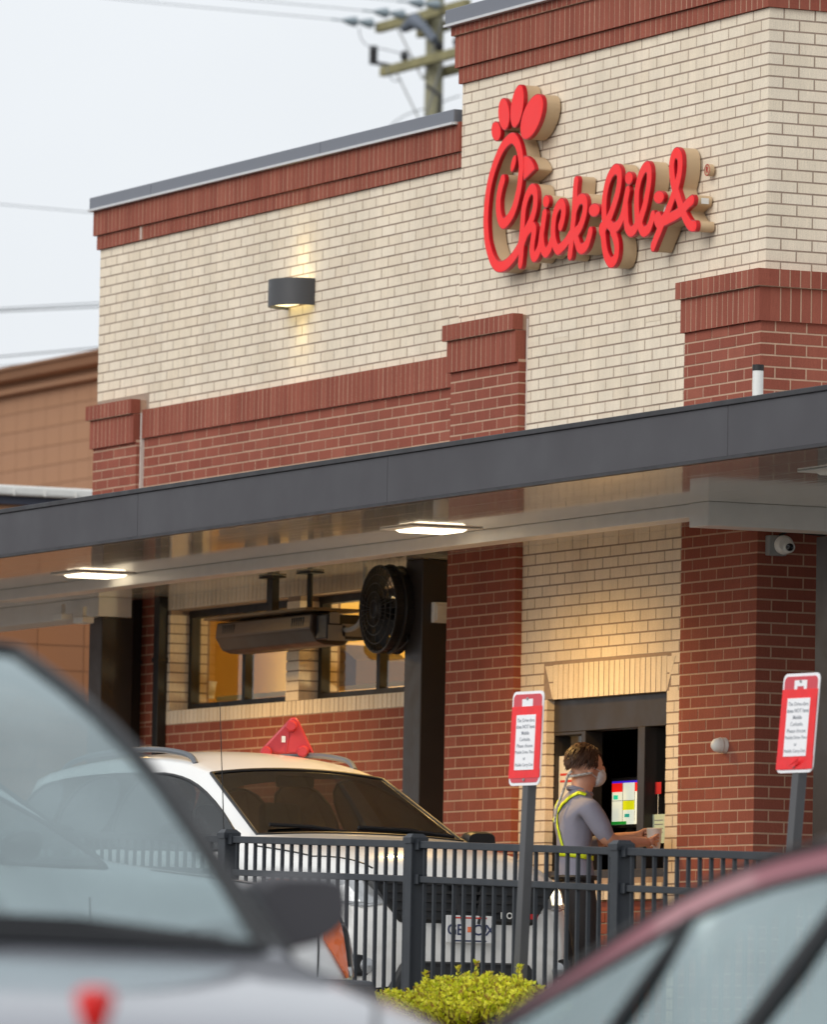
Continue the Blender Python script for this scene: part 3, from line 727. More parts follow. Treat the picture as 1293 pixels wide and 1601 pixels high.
# vent pipe on the canopy roof
pp = onY(1185, 600, -.35)
t = thing('vent_pipe', 'short white vent pipe with black top standing on the canopy', 'pipe', (pp.x, -.35, ZS+.2))
mb = MB(); mb.tube([(0, 0, .001), (0, 0, onY(1185, 580, -.35).z-ZS-.2)], .031, 16); mb.build('pipe', M_WHITE, t, smooth=40)
z_ = onY(1185, 580, -.35).z-ZS-.2
mb = MB(); mb.tube([(0, 0, z_), (0, 0, z_+.034)], .033, 16); mb.build('cap', M_BLACK, t, smooth=40)
# downspouts in the recess
for xp, w, lab in ((209, .018, 'thin dark conduit running down the recessed brick wall'), (247, .045, 'black downspout beside the cream window jamb')):
    X = onY(xp, 1050, YW-.05).x
    t = thing('downspout', lab, 'pipe', (X, YW-.03, 0), group='pipes on the recessed wall')
    MB().box(-w, w, -.04, .028, .06, ZS-.003).build('pipe', M_BLACK, t, bevel=.005)
    for z in (.6, 1.6, 2.6): MB().box(-w-.012, w+.012, -.044, .029, z, z+.03).build('strap', M_BLACK, t)
# white box on the column and white fittings at the far left
X2 = -4.55
t = thing('column_box', 'small white electrical box on the side of the middle canopy column', 'box', (X2, .12, onX(685, 958, X2).z))
MB().box(.001, .05, -.06, .06, -.065, .065).build('box', M_WHITE, t, bevel=.008)
MB().box(.05, .06, -.045, .045, -.05, .05).build('cover', M_GREYP, t, bevel=.004)
for (xx, yy_), lab in (((130, 969), 'small white flood light under the far left beam'), ((97, 964), 'flat white flood light left of the far column')):
    q = onY(xx, yy_, -.15)
    t = thing('flood_light', lab, 'light', (q.x, -.15, q.z), group='flood lights under the far canopy end')
    MB().box(-.08, .08, -.04, .05, -.025, .02).build('head', M_WHITE, t, bevel=.008)
    MB().box(-.012, .012, -.01, .02, .02, 2.917-q.z if False else .09).build('stem', M_WHITE, t)
# radiant heater
hl, hr = onY(362, 985, -.05), onY(506, 985, -.05)
hx0, hx1 = hl.x, hr.x+.05; hz1 = onY(515, 947, -.05).z; hz0 = hz1-.25
t = thing('radiant_heater', 'brown louvred patio heater hanging under the canopy', 'heater', ((hx0+hx1)/2, -.02, hz0)); HO = ((hx0+hx1)/2, -.02, hz0)
M_HEAT = mat('heater_brown', lin((70, 58, 49)), .4, .45, var=.1, scale=6)
M_CARD = mat('grey_label', lin((128, 122, 116)), .7)
L2 = (hx1-hx0)/2
mb = MB(); mb.prism([(-.10, .02), (-.04, -.0), (.10, .0), (.15, .05), (.15, .2), (-.14, .2), (-.15, .1)], -L2, L2, 'x'); hb = mb.build('body', M_HEAT, t, bevel=.012)
for r in range(6):
    for s_ in (-1, 1):
        mb = MB(); mb.box(s_*(L2-.12-.035*r)-.006, s_*(L2-.12-.035*r)+.006, -.1485, -.143, .12, .18); mb.build('louvre', M_BLACK, hb)
mb = MB(); mb.hexa([(-L2-.05, -.22, .215), (L2+.06, -.22, .215), (L2+.06, .18, .215), (-L2-.05, .18, .215), (-L2-.05, -.2, .235), (L2+.06, -.2, .235), (L2+.06, .18, .235), (-L2-.05, .18, .235)])
mb.build('reflector', mat('heater_shield', lin((120, 106, 90)), .35, .5), t)
mb = MB(); mb.box(L2+.001, L2+.17, -.11, .16, .03, .19); eb = mb.build('control_box', M_BLACK, t, bevel=.01)
for y0, z0, y1, z1 in ((-.10, .02, .02, .12), (.0, .05, .15, .13), (-.09, .13, -.02, .2)):
    mb = MB(); mb.box(L2+.171, L2+.176, y0, y1, z0, z1); mb.build('label_plate', M_CARD, eb)
for dx in (-.18, .42):
    mb = MB(); mb.box(dx-.045, dx+.045, -.02, .03, .235, ZS-hz0-.001) if dx < 0 else mb.tube([(dx, 0, .235), (dx, 0, ZS-hz0-.001)], .02, 8)
    mb.build('hanger', M_BLACK, t)
    MB().box(dx-.11, dx+.11, -.05, .05, ZS-hz0-.014, ZS-hz0-.002).build('hanger_plate', M_BLACK, t)
mb = MB(); cx_ = L2+.30
mb.tube(smooth_line([Vector((cx_+.1, .05, ZS-hz0-.002)), Vector((cx_+.1, .05, .25)), Vector((cx_+.05, .04, .13)), Vector((cx_-.05, .02, .09)), Vector((L2+.1, .02, .1))]), .016, 8); mb.build('conduit', M_BOXG, t, smooth=True)
# wall fan
fc = onY(607, 953, -.06)
t = thing('wall_fan', 'black caged industrial fan bracketed to the canopy column', 'fan', (fc.x, -.06, fc.z)); R_ = .275
mb = MB()
for rr, yy_ in ((R_, -.07), (R_, .07), (R_*.8, -.085), (R_*.6, -.095), (R_*.4, -.1), (R_*.2, -.1)):
    mb.tube([(rr*math.cos(a), yy_, rr*math.sin(a)) for a in [2*math.pi*k/40 for k in range(41)]], .004 if rr < R_ else .007, 5)
for k in range(36):
    a = 2*math.pi*k/36; c, s_ = math.cos(a), math.sin(a)
    mb.tube([(.04*c, -.1, .04*s_), (.75*R_*c, -.088, .75*R_*s_), (R_*c, -.07, R_*s_), (R_*c, .07, R_*s_), (.1*c, .1, .1*s_)], .0028, 4)
cage = mb.build('cage', M_BLACK, t)
mb = MB(); mb.lathe([(R_-.012, -.07), (R_-.006, -.07), (R_-.006, .075), (R_-.012, .075), (R_-.012, -.07)], (0, 0, 0), (0, 1, 0), 40); mb.build('added_shroud', M_BLACK, t, smooth=40)  # opaque shroud added inside the cage to make the fan darker
for k in range(5):
    a = 2*math.pi*k/5+.4; mb = MB(); pv = []
    for r_, w_, tw in ((.06, .05, .5), (.15, .09, .4), (.25, .08, .3)):
        for sgn in (-1, 1):
            b = a+sgn*w_/r_*.6 if r_ > .1 else a+sgn*.5; pv.append((r_*math.cos(b), sgn*tw*.06, r_*math.sin(b)))
    mb.quad(pv[0], pv[1], pv[3], pv[2]); mb.quad(pv[2], pv[3], pv[5], pv[4]); mb.build('blade', M_BLACK, t)
mb = MB(); mb.lathe([(0, -.09), (.06, -.085), (.075, 0), (.075, .13), (0, .15)], (0, 0, 0), (0, 1, 0), 20); mb.build('motor', M_BLACK, t, smooth=40)
mb = MB(); mb.tube([(R_*math.cos(a), 0.0, R_*math.sin(a)) for a in [RAD(-85)+RAD(200)*k/16 for k in range(17)]], .014, 8); mb.tube([(0, .1, 0), (.2, .12, 0), (-4.80-fc.x, .14, 0)], .02, 8); mb.build('bracket', M_BLACK, t)
mb = MB(); mb.tube(smooth_line([Vector((.05, .0, -.27)), Vector((.14, .02, -.25)), Vector((.24, .03, -.2)), Vector((-4.8-fc.x-.0, .06, -.12))]), .006, 6); mb.build('cord', M_BLACK, t)
# foam cup on the window sill
q = onY(325, 1092, yf+.2); 
t = thing('foam_cup', 'white foam cup standing inside the high kitchen window', 'cup', (onY(325, 1092, .75).x, .75, onY(325, 1092, .75).z))
mb = MB(); mb.lathe([(0, 0), (.043, 0), (.06, .115), (.064, .118), (.056, .119), (.04, .01), (0, .01)], (0, 0, 0), (0, 0, 1), 20); mb.build('cup', M_WHITE, t, smooth=50)
sh_ = MB(); sh_.box(-9.3, XT-.1, .68, .9, t.location.z-.03, t.location.z); part('inner_sill', sh_, M_INW)
# counter silhouette behind the second window
q = onY(555, 1060, 1.6)
t = thing('kitchen_machine', 'dark hood-shaped machine inside the right high window', 'machine', (q.x-.1, 1.6, .6))
mb = MB(); mb.prism([(-.55, .001), (.55, .001), (.55, q.z-.6+.1), (.25, q.z-.6+.22), (-.05, q.z-.6+.12), (-.55, q.z-.6+.02)], -.2, .2); mb.build('hood', mat('machine_brown', lin((92, 74, 50)), .5), t)

# ------------------------------------------------------------------ things in the service window
M_PAPER = mat('paper', lin((226, 220, 208)), .8, var=.02)
M_RTXT = mat('red_ink', lin((214, 70, 60)), .8, var=0)
M_GTXT = mat('grey_ink', lin((140, 144, 152)), .8, var=0)
def paper(name, lab, x0, x1, y0, y1, Y, m):
    a, b = onY(x0, y1, Y), onY(x1, y0, Y)
    t = thing(name, lab, 'poster', ((a.x+b.x)/2, Y, a.z)); w, h = (b.x-a.x)/2, b.z-a.z
    MB().box(-w, w, 0, .002, 0, h).build('sheet', m, t); return t, w, h
t, w, h = paper('poster', 'white poster with red lettering in the left service pane', 866, 908, 1180, 1300, fy+.04, M_PAPER)
for k, wd in enumerate((.45, .62, 0, 0, .4, .55, .5)):
    if wd: MB().box(-w*.55, -w*.55+2*w*wd, -.002, -.001, h*(.74-.09*k), h*(.77-.09*k)).build('print_line', M_RTXT, t)
t, w, h = paper('notice', 'pale green notice low in the right service pane', 1020, 1041, 1272, 1318, fy+.04, mat('green_paper', lin((196, 216, 196)), .8))
for k in range(4): MB().box(-w*.7, w*.6, -.002, -.001, h*(.78-.14*k), h*(.81-.14*k)).build('print_line', M_GTXT, t)
t, w, h = paper('hang_tag', 'small red tag hanging in the right service pane', 1024, 1034, 1222, 1241, fy+.05, mat('red_card', lin((196, 40, 44)), .6))
MB().box(-.003, .003, .0005, .0015, -.13, -.0005).build('stem', M_WHITE, t)
# order screen
M_SC = {}
def scr(c, s=1.0):
    k = tuple(c)
    if k not in M_SC: M_SC[k] = mat('screen_%02x%02x%02x' % k, lin(c), .3, var=0, emit=lin(c), estr=.85)
    return M_SC[k]
SY = .42
s0, s1 = onY(956, 1289, SY), onY(1003, 1219, SY)
t = thing('order_screen', 'lit order screen with coloured tiles inside the service window', 'screen', ((s0.x+s1.x)/2, SY, s0.z-.0)); w, h = (s1.x-s0.x)/2, s1.z-s0.z
MB().box(-w-.02, w+.02, .006, .04, -.02, h+.02).build('case', M_BLACK, t)
MB().box(-.04, .04, .02, .06, -(s0.z-1.06), -.02).build('stand', M_BLACK, t)
MB().box(-w, w, .002, .006, 0, h).build('panel', scr((214, 218, 200)), t)
def cell(x0, x1, z0, z1, c): MB().box(-w+2*w*x0, -w+2*w*x1, 0, .002, h*z0, h*z1).build('tile', scr(c), t)
cell(0, 1, .955, 1, (60, 30, 200)); cell(0, .36, .75, .955, (226, 30, 24)); cell(.78, 1, .75, .955, (230, 40, 30)); cell(.38, .76, .33, .54, (206, 206, 20)); cell(.05, .2, .58, .68, (40, 190, 150))
cell(.44, .6, .16, .24, (40, 150, 130)); cell(0, .5, 0, .07, (24, 130, 40)); cell(.36, .375, .07, .955, (120, 122, 118)); cell(.77, .78, .07, .955, (120, 122, 118)); cell(0, .36, .54, .555, (120, 122, 118)); cell(.38, .77, .54, .555, (120, 122, 118))
# faint warm shelf lamps deep in the serving room
M_DIM = mat('dim_lamp', (.6, .5, .2), .5, var=0, emit=(1, .75, .3), estr=.35)
for x0, x1, y_ in ((958, 1000, 1140), (950, 992, 1212), (971, 976, 1177)):
    a = onY(x0, y_+2, 2.3); b = onY(x1, y_-2, 2.3)
    t = thing('shelf_lamp', {958: 'long dim warm lamp at the top of the dark serving room', 950: 'dim warm lamp strip behind the order screen', 971: 'tiny warm lamp deep in the serving room'}[x0], 'lamp', ((a.x+b.x)/2, 2.3, a.z), group='dim lamps in the serving room')
    MB().box(-(b.x-a.x)/2, (b.x-a.x)/2, 0, .03, 0, b.z-a.z).build('tube', M_DIM, t)
    MB().box(-.02, .02, .03, .298, 0, b.z-a.z).build('bracket', M_BLACK, t)

# ------------------------------------------------------------------ brown block building far left
bb = thing('brown_block_building', 'tan painted block building with moulded cornice behind the restaurant', 'building', (-26, 6, 0)); BBO = (-26, 6, 0)
M_TAN = mat('tan_block_paint', lin((166, 124, 94)), .85, var=.05, scale=1.2, bump=.3, bscale=60)
M_TANJ = mat('tan_joint', lin((132, 96, 70)), .9, var=.05)
M_BROWN2 = mat('block_paint_low', lin((158, 106, 70)), .85, var=.05, scale=1.2, bump=.3, bscale=60)
YA = 9.7; XB = -17.9
def bpart(name, mb, m, parent=None, **k): return mb.build(name, m, parent or bb, o=BBO if parent is None else (0, 0, 0), **k)
zc1 = onY(75, 572, YA).z; zw = onY(75, 608, YA).z
wa = bpart('wall', MB().box(-48, XB-.3, YA+.006, YA+6, 0, zw), M_TANJ)
wb_ = bpart('wall', MB().box(-34, XB-.006, -3.2, YA, 0, 4.25), M_TANJ)
bm_ = {}
def block(par, dims, c, m):
    k = (dims, m.name)
    if k not in bm_:
        q = MB(); q.box(-dims[0]/2, dims[0]/2, -dims[1]/2, dims[1]/2, -dims[2]/2, dims[2]/2); me = q.mesh('block'); me.materials.append(m); bm_[k] = me
    o = bpy.data.objects.new('block', bm_[k]); COL.objects.link(o); o.parent = par; o.location = Vector(c)-Vector(BBO)
far = MB(); far2 = MB()
nrow = 0; z = zw
while z > 3.9:
    off = .0
    for i in range(-4, 15):
        X = -37.6+off+i*.406
        block(wa, (.398, .05, .195), (X, YA+.025, z-.1015), M_TAN)
    for i in list(range(-25, -4))+list(range(15, 46)):
        X = -37.6+i*.406
        if X < XB-.6: far.box(X-.199, X+.199, YA, YA+.05, z-.199, z-.004)
    z -= .203; nrow += 1
zr0 = onX(70, 1008, XB).z
for r in range(-7, 8):
    for i in list(range(-14, -2))+list(range(5, 16)):
        zc = zr0+.1015+r*.203; yc = onX(58, 1030, XB).y+.203+(i-1)*.406
        if zc < 4.1 and yc > -3: far2.box(XB-.05, XB, yc-.199, yc+.199, zc-.0975, zc+.0975)
    for i in range(-2, 5):
        zc = zr0+.1015+r*.203
        if zc > 4.1: continue
        block(wb_, (.05, .398, .195), (XB-.025, onX(58, 1030, XB).y+.203+(i-1)*.406, zc), M_BROWN2)
for q, m_ in ((far, M_TAN), (far2, M_BROWN2)):
    o = bpart('blocks', q, m_, fix=False); o['kind'] = 'stuff'
# cornice
def strip(y0, y1, ya, m, nm):
    z1_, z0_ = onY(75, y0, YA).z, onY(75, y1, YA).z
    return bpart(nm, MB().box(-48, XB-.3, YA+ya, YA+.3, z0_, z1_), m, bevel=.02)
strip(571, 578, -.30, M_TANJ, 'cornice_cap'); strip(592, 599, -.07, M_TAN, 'cornice_band'); strip(599, 609, -.10, M_TAN, 'cornice_foot')
za, zb2_ = onY(75, 578, YA).z, onY(75, 592, YA).z
bpart('cornice', MB().prism([(YA-.27, za), (YA-.25, za-.03), (YA-.22, zb2_+.02), (YA-.12, zb2_), (YA+.2, zb2_), (YA+.2, za)], -48, XB-.3, 'x'), M_TAN)
# white gutter and dark fascia of the low wing
zg1, zg0, zd0 = onX(70, 761, XB+.15).z, onX(70, 777, XB+.15).z, onX(70, 790, XB+.15).z
yA0, yA1 = -3.2, YA
bpart('gutter', MB().box(XB-.2, XB+.15, yA0, yA1, zg0, zg1), M_WHITE, bevel=.02)
for i in range(9):
    yj = onX(10, 770, XB).y+.27*(i-2); bpart('gutter_clip', MB().box(XB+.15, XB+.16, yj, yj+.014, zg0+.0, zg0+.045), M_GREYP)
bpart('fascia', MB().box(XB-.2, XB+.09, yA0, yA1, zd0, zg0), mat('navy_fascia', lin((58, 62, 78)), .5))
bpart('trim', MB().box(XB-.2, XB+.05, yA0, yA1, zd0-.07, zd0), M_TAN)

# ------------------------------------------------------------------ utility pole and wires
PD = 100.0
pb = onD(679, 100, PD); POO = (pb.x, pb.y, 0)
pole = thing('utility_pole', 'weathered mossy wooden utility pole with two crossarms behind the roof', 'pole', POO)
M_POLE = mat('pole_wood', lin((146, 143, 118)), .9, var=.22, scale=3.0, bump=.5, bscale=14, stretch=(1, 1, .25))
M_ARM = mat('arm_wood', lin((138, 132, 96)), .9, var=.22, scale=4)
M_INS = mat('insulator_grey', lin((136, 150, 158)), .25, var=.08, coat=.5)
mb = MB(); mb.tube([(0, 0, 0), (0, 0, 8), (0, 0, 14.6)], [.17, .14, .118], 16); mb.build('pole', M_POLE, pole, smooth=True)
za1 = onD(679, 27, PD).z; za2 = onD(679, 99, PD).z
def arm(x0, x1, y, z, nm='crossarm', hh=.065):
    return MB().box(x0, x1, y-.05, y+.05, z-hh, z+hh).build(nm, M_ARM, pole, bevel=.01)
a1 = arm(-1.42, 1.42, -.19, za1); arm(-.9, 1.3, .19, za1-.1); a2 = arm(-1.25, 1.3, -.19, za2); arm(-.6, 1.2, .19, za2-.1)
def insul(o, d, n=2, r=.07):
    o = Vector(o); d = Vector(d).normalized(); mb = MB(); pr_ = []
    for k in range(n):
        b = .05+k*.24; pr_ += [(.02, b), (r, b+.02), (r*.95, b+.07), (.04, b+.17), (.02, b+.22)]
    mb.lathe(pr_, o, d, 12); mb.tube([o-d*.06, o+d*(.24*n+.2)], .014, 6); return mb.build('insulator', M_INS, pole, smooth=50)
WD = Vector((0, -1, .02))
wire_starts = []
for xx in (-1.36, -.35, .75):
    insul((xx, -.24, za1+.05), WD); wire_starts.append(Vector(POO)+Vector((xx, -.24, za1+.05))+WD.normalized()*.66)
for dx, z in ((-.55, za2+.11), (.55, za2+.11), (1.1, za2+.11)):
    mb = MB(); mb.lathe([(.02, -.05), (.055, 0), (.06, .05), (.03, .1), (0, .11)], (dx, -.19, z), (0, 0, 1), 10); mb.build('pin_insulator', M_BLACK, pole, smooth=50)
mb = MB(); mb.tube([(-1.75, -.1, za2+.42), (-1.75, -.1, za2+.17)], .06, 8); mb.tube([(-1.75, -.1, za2+.19), (-1.25, -.1, za2+.10)], .03, 6); mb.build('cutout', M_BLACK, pole)
mb = MB(); mb.tube([(-.45, -.25, za2+.5), (0, -.3, za2+.55), (.35, -.3, za2+.4)], [.06, .11, .05], 10); mb.tube([(.35, -.3, za2+.4), (.65, -.3, za2+.2)], .06, 8); mb.build('switch', mat('switch_grey', lin((96, 104, 116)), .5), pole, smooth=True)
for s_ in (-1, 1):
    for zt2 in (za1, za2):
        mb = MB(); mb.tube([(s_*.75, -.22, zt2-.06), (s_*.02, -.16, zt2-.85)], .014, 5); mb.build('brace', M_BOXG, pole)
for dz in (-1.0, -1.05): pass
mb = MB(); mb.tube([(.2, -.2, za2-.35), (.75, -.25, za2-.55), (.7, -.25, za2-.8)], .025, 6); mb.build('hook', M_BLACK, pole)
mb = MB(); mb.lathe([(.15, -.04), (.165, -.02), (.165, .02), (.15, .04)], (0, 0, za2-.85), (0, 0, 1), 14); mb.build('band', M_BOXG, pole)
M_WIRE = mat('wire', lin((120, 126, 132)), .6, var=0)
def wire(a, b, r, sag, lab, n=14):
    a, b = Vector(a), Vector(b); pts = []
    for k in range(n+1):
        s_ = k/n; p = a.lerp(b, s_); p.z -= sag*4*s_*(1-s_); pts.append(p)
    o = MB().tube([p-a for p in pts], r, 5).build('wire', M_WIRE); o.location = a
    return tag(o, lab, 'wire', 'overhead wires')
for k, s_ in enumerate(wire_starts):
    wire(s_, s_+Vector((0, -38, 2.2)), .006, .5, ('overhead wire from the outermost insulator of the upper crossarm', 'overhead wire from the middle insulator of the upper crossarm', 'overhead wire from the insulator nearest the pole')[k])
def ext(a, b, d, r, sag, lab, d2=None):
    A, B = onD(*a, d), onD(*b, d2 or d); v = B-A; wire(A-v*14, B+v*14, r, sag, lab)
ext((0, 320), (145, 333), 95, .006, .0, 'single wire highest at the left edge above the roof corner')
ext((0, 483), (155, 474), 92, .008, .0, 'upper of two close wires left of the cream wall'); ext((0, 487), (155, 480), 92, .011, .0, 'lower dark one of two close wires left of the wall')
ext((0, 558), (153, 544), 90, .010, .0, 'dark wire just above the tan building cornice'); ext((0, 573), (140, 559), 90, .007, .0, 'thin wire touching the tan building cornice')
def jumper(pts, lab):
    o0 = onD(*pts[0], PD); P = smooth_line([onD(*p, PD)-o0 for p in pts]); o = MB().tube(P, .008, 5).build('wire', M_WIRE); o.location = o0; tag(o, lab, 'wire', 'overhead wires')
jumper([(561, 44), (565, 62), (578, 74), (600, 78), (625, 84), (648, 92)], 'slack jumper wire drooping left of the pole')
jumper([(604, 100), (608, 118), (618, 128), (628, 124)], 'small loop of wire under the lower crossarm')
jumper([(720, 150), (700, 157), (680, 166), (640, 178), (612, 196), (600, 215)], 'thick service cable dropping from the pole behind the roof')
# ------------------------------------------------------------------ fence
FY = -3.4
M_FEN = mat('fence_paint', lin((42, 46, 52)), .42, .2, var=.06, scale=10)
fence = thing('metal_fence', 'dark slate picket fence with square posts along the drive lane', 'fence', (5, FY, 0)); FO = (5, FY, 0)
def fpart(name, mb, parent=None, **k): return mb.build(name, M_FEN, parent or fence, o=FO, **k)
posts = [(x, onY(x, y, FY)) for x, y in ((358, 1296), (650, 1303), (972, 1313))]
P = [p for _, p in posts]
dX = (P[2].x-P[0].x)/2; dZ = (P[2].z-P[0].z)/2
allp = [P[0]-Vector((dX*2, 0, dZ*2)), P[0]-Vector((dX, 0, dZ)), P[0], P[1], P[2], P[2]+Vector((dX, 0, dZ)), P[2]+Vector((dX*2, 0, dZ*2))]
for p in allp:
    w = .042
    po = fpart('post', MB().box(p.x-w, p.x+w, FY-w, FY+w, .02, p.z-.02), bevel=.004)
    mb = MB(); z = p.z-.02; c = .05
    mb.box(p.x-c, p.x+c, FY-c, FY+c, z-.03, z); mb.hexa([(p.x-c, FY-c, z), (p.x+c, FY-c, z), (p.x+c, FY+c, z), (p.x-c, FY+c, z), (p.x-.03, FY-.03, z+.02), (p.x+.03, FY-.03, z+.02), (p.x+.03, FY+.03, z+.02), (p.x-.03, FY+.03, z+.02)])
    fpart('post_cap', mb, po)
    po.children[0].location = (0, 0, 0)
for a, b in zip(allp[:-1], allp[1:]):
    def zr(x, off): return a.z+(b.z-a.z)*(x-a.x)/(b.x-a.x)-off
    for off, hh in ((.055, .019), (.235, .017), (.93, .017)):
        x0, x1 = a.x+.043, b.x-.043; mb = MB()
        mb.hexa([(x0, FY-.019, zr(x0, off)-hh), (x1, FY-.019, zr(x1, off)-hh), (x1, FY+.019, zr(x1, off)-hh), (x0, FY+.019, zr(x0, off)-hh), (x0, FY-.019, zr(x0, off)+hh), (x1, FY-.019, zr(x1, off)+hh), (x1, FY+.019, zr(x1, off)+hh), (x0, FY+.019, zr(x0, off)+hh)])
        fpart('rail', mb, bevel=.003)
        for xx, s_ in ((x0, 1), (x1, -1)): fpart('rail_bracket', MB().box(min(xx, xx+s_*.05), max(xx, xx+s_*.05), FY-.026, FY+.026, zr(xx, off)-hh-.008, zr(xx, off)+hh+.008))
    n = 20
    for k in range(1, n):
        x = a.x+(b.x-a.x)*k/n; w = .0085
        fpart('picket', MB().box(x-w, x+w, FY-w, FY+w, .09, zr(x, .06)))

# ------------------------------------------------------------------ parking signs
M_POST = mat('sign_post', lin((92, 92, 94)), .5, .3, var=.06)
M_SIGNR = mat('sign_red', lin((206, 60, 72)), .35, var=.06, scale=6, coat=.3)
M_TAPE = mat('red_tape', lin((236, 44, 48)), .4, var=.08, scale=14, bump=.4, bscale=25)
M_SIGNW = mat('sign_white', lin((240, 240, 242)), .4, var=.02)
def rrect(w, h, r, n=6):
    out = []
    for cx, cz, a0 in ((w-r, h-r, 0), (-w+r, h-r, 90), (-w+r, -h+r, 180), (w-r, -h+r, 270)):
        for k in range(n+1): a = RAD(a0+90*k/n); out.append((cx+r*math.cos(a), cz+r*math.sin(a)))
    return out
def parking_sign(xc, yc, d, hpx, lean, yaw, lab, torn):
    c = onD(xc, yc, d); hh = hpx*d/F_PX/2; ww = hh*.62
    zb = .06
    L = c.z-zb
    t = thing('parking_sign', lab, 'sign', (c.x-math.sin(lean)*L*RT.x, c.y-math.sin(lean)*L*RT.y, zb), (0, 0, yaw), group='mobile order parking signs')
    # lean in the plane of the board
    sh = math.tan(lean)/max(.3, abs(math.cos(RAD(25.1)+0)))*0+math.tan(lean)*2.0
    def S(x, y, z): return (x+sh*(z), y, z)
    def bb(x0, x1, y0, y1, z0, z1): return MB().hexa([S(x0, y0, z0), S(x1, y0, z0), S(x1, y1, z0), S(x0, y1, z0), S(x0, y0, z1), S(x1, y0, z1), S(x1, y1, z1), S(x0, y1, z1)])
    t.location.x = c.x-sh*L*math.cos(yaw); t.location.y = c.y-sh*L*math.sin(yaw)
    def pl(poly, y0, y1): 
        mb = MB(); mb.prism(poly, y0, y1); mb.v = [S(v[0], v[1], v[2]) for v in mb.v]; return mb
    zc = L
    def shp(w, h, r, z=zc): return [(x, z+q) for x, q in rrect(w, h, r)]
    bb(-.026, .026, .004, .056, .0, zc+hh*.98).build('post', M_POST, t, bevel=.004)
    pl(shp(ww, hh, ww*.22), -.002, .003).build('board', M_SIGNW, t)
    pl(shp(ww*.91, hh*.94, ww*.18), -.004, -.0021).build('red_panel', M_SIGNR, t)
    for k, (z0, z1, x0, x1) in enumerate(((.44, .68, -.97, .97), (-.93 if torn else -.84, -.66, -.99, .99), (-.7, .5, -.97, -.6), (-.7, .5, .6, .97))):
        mb = bb(ww*x0, ww*x1, -.0062-.0004*k, -.0042, zc+hh*z0, zc+hh*z1); mb.build('tape', M_TAPE, t)
    pp_ = bb(-ww*.62, ww*.62, -.0092, -.0078, zc-hh*.67, zc+hh*.5).build('paper', M_SIGNW, t)
    # printed lines
    lines = [('The Drive-thru', .0), ('does NOT have', 1), ('Mobile', 1), ('Curbside.', 0), ('Please choose', 0), ('Mobile Drive-Thru', 0), ('or', 0), ('Mobile Carry-Out', 0)]
    for k, (s_, b) in enumerate(lines):
        z = zc+hh*(.38-.135*k)
        o = text_mesh('print_line', s_, .026 if len(s_) < 15 else .0225, M_GTXT, t, (0, -.0096, z), (RAD(90), 0, 0), bold=.0003 if b else 0)
        o.location.x = sh*z
    # carrier bag emblem: white handle shape
    zz = zc+hh*.74
    hw = ww*.34
    if torn:
        for x0, x1, z0, z1 in ((-hw, hw, .0, .028), (-hw, -hw+.022, -.05, 0), (hw-.022, hw, -.05, 0)): bb(x0, x1, -.0055, -.0043, zz+z0, zz+z1).build('emblem', M_SIGNW, t)
        fl = MB(); fl.quad(S(-ww*.3, -.007, zc-hh*.86), S(ww*.45, -.03, zc-hh*.7), S(ww*.35, -.02, zc-hh*.8), S(0, -.012, zc-hh*.9)); fl.build('torn_flap', M_TAPE, t)
    else: bb(-hw, hw, -.0055, -.0043, zz-.02, zz+.022).build('emblem', M_SIGNW, t)
    for q in (.84, -.88):
        mb = MB(); mb.lathe([(0, .011), (.007, .010), (.008, .0045)], S(0, 0, zc+hh*q), (0, -1, 0), 10); mb.build('bolt', M_BOXG, t)
    return t
parking_sign(823.5, 1154, 36.3, 147, RAD(1.75), RAD(6), 'red and white mobile-order sign on a grey post before the service window', False)
parking_sign(1248.5, 1130, 34.4, 155, RAD(3.3), RAD(8), 'tilted red mobile-order sign with torn tape before the tower corner', True)

# ------------------------------------------------------------------ golden shrub
def leaf_mat():
    m = bpy.data.materials.new('spirea_leaf'); m.use_nodes = True; n, l = m.node_tree.nodes, m.node_tree.links; b = n['Principled BSDF']
    ge = n.new('ShaderNodeNewGeometry'); at = n.new('ShaderNodeAttribute'); at.attribute_name = 'tip'
    rp = n.new('ShaderNodeValToRGB'); e = rp.color_ramp.elements
    e[0].position = 0; e[0].color = (*lin((190, 204, 44)), 1); e[1].position = 1; e[1].color = (*lin((255, 250, 100)), 1)
    e2 = e.new(.55); e2.color = (*lin((246, 244, 70)), 1)
    l.new(ge.outputs['Random Per Island'], rp.inputs['Fac'])
    mx = n.new('ShaderNodeMix'); mx.data_type = 'RGBA'; mx.inputs['B'].default_value = (*lin((150, 92, 56)), 1)
    l.new(at.outputs['Fac'], mx.inputs['Factor']); l.new(rp.outputs['Color'], mx.inputs['A']); l.new(mx.outputs['Result'], b.inputs['Base Color'])
    b.inputs['Roughness'].default_value = .5
    tr = n.new('ShaderNodeBsdfTranslucent'); l.new(mx.outputs['Result'], tr.inputs['Color']); ms = n.new('ShaderNodeMixShader'); ms.inputs['Fac'].default_value = .4
    l.new(b.outputs[0], ms.inputs[1]); l.new(tr.outputs[0], ms.inputs[2]); l.new(ms.outputs[0], n['Material Output'].inputs['Surface'])
    return m
M_LEAF = leaf_mat(); M_STEM = mat('shrub_stem', lin((112, 78, 50)), .9)
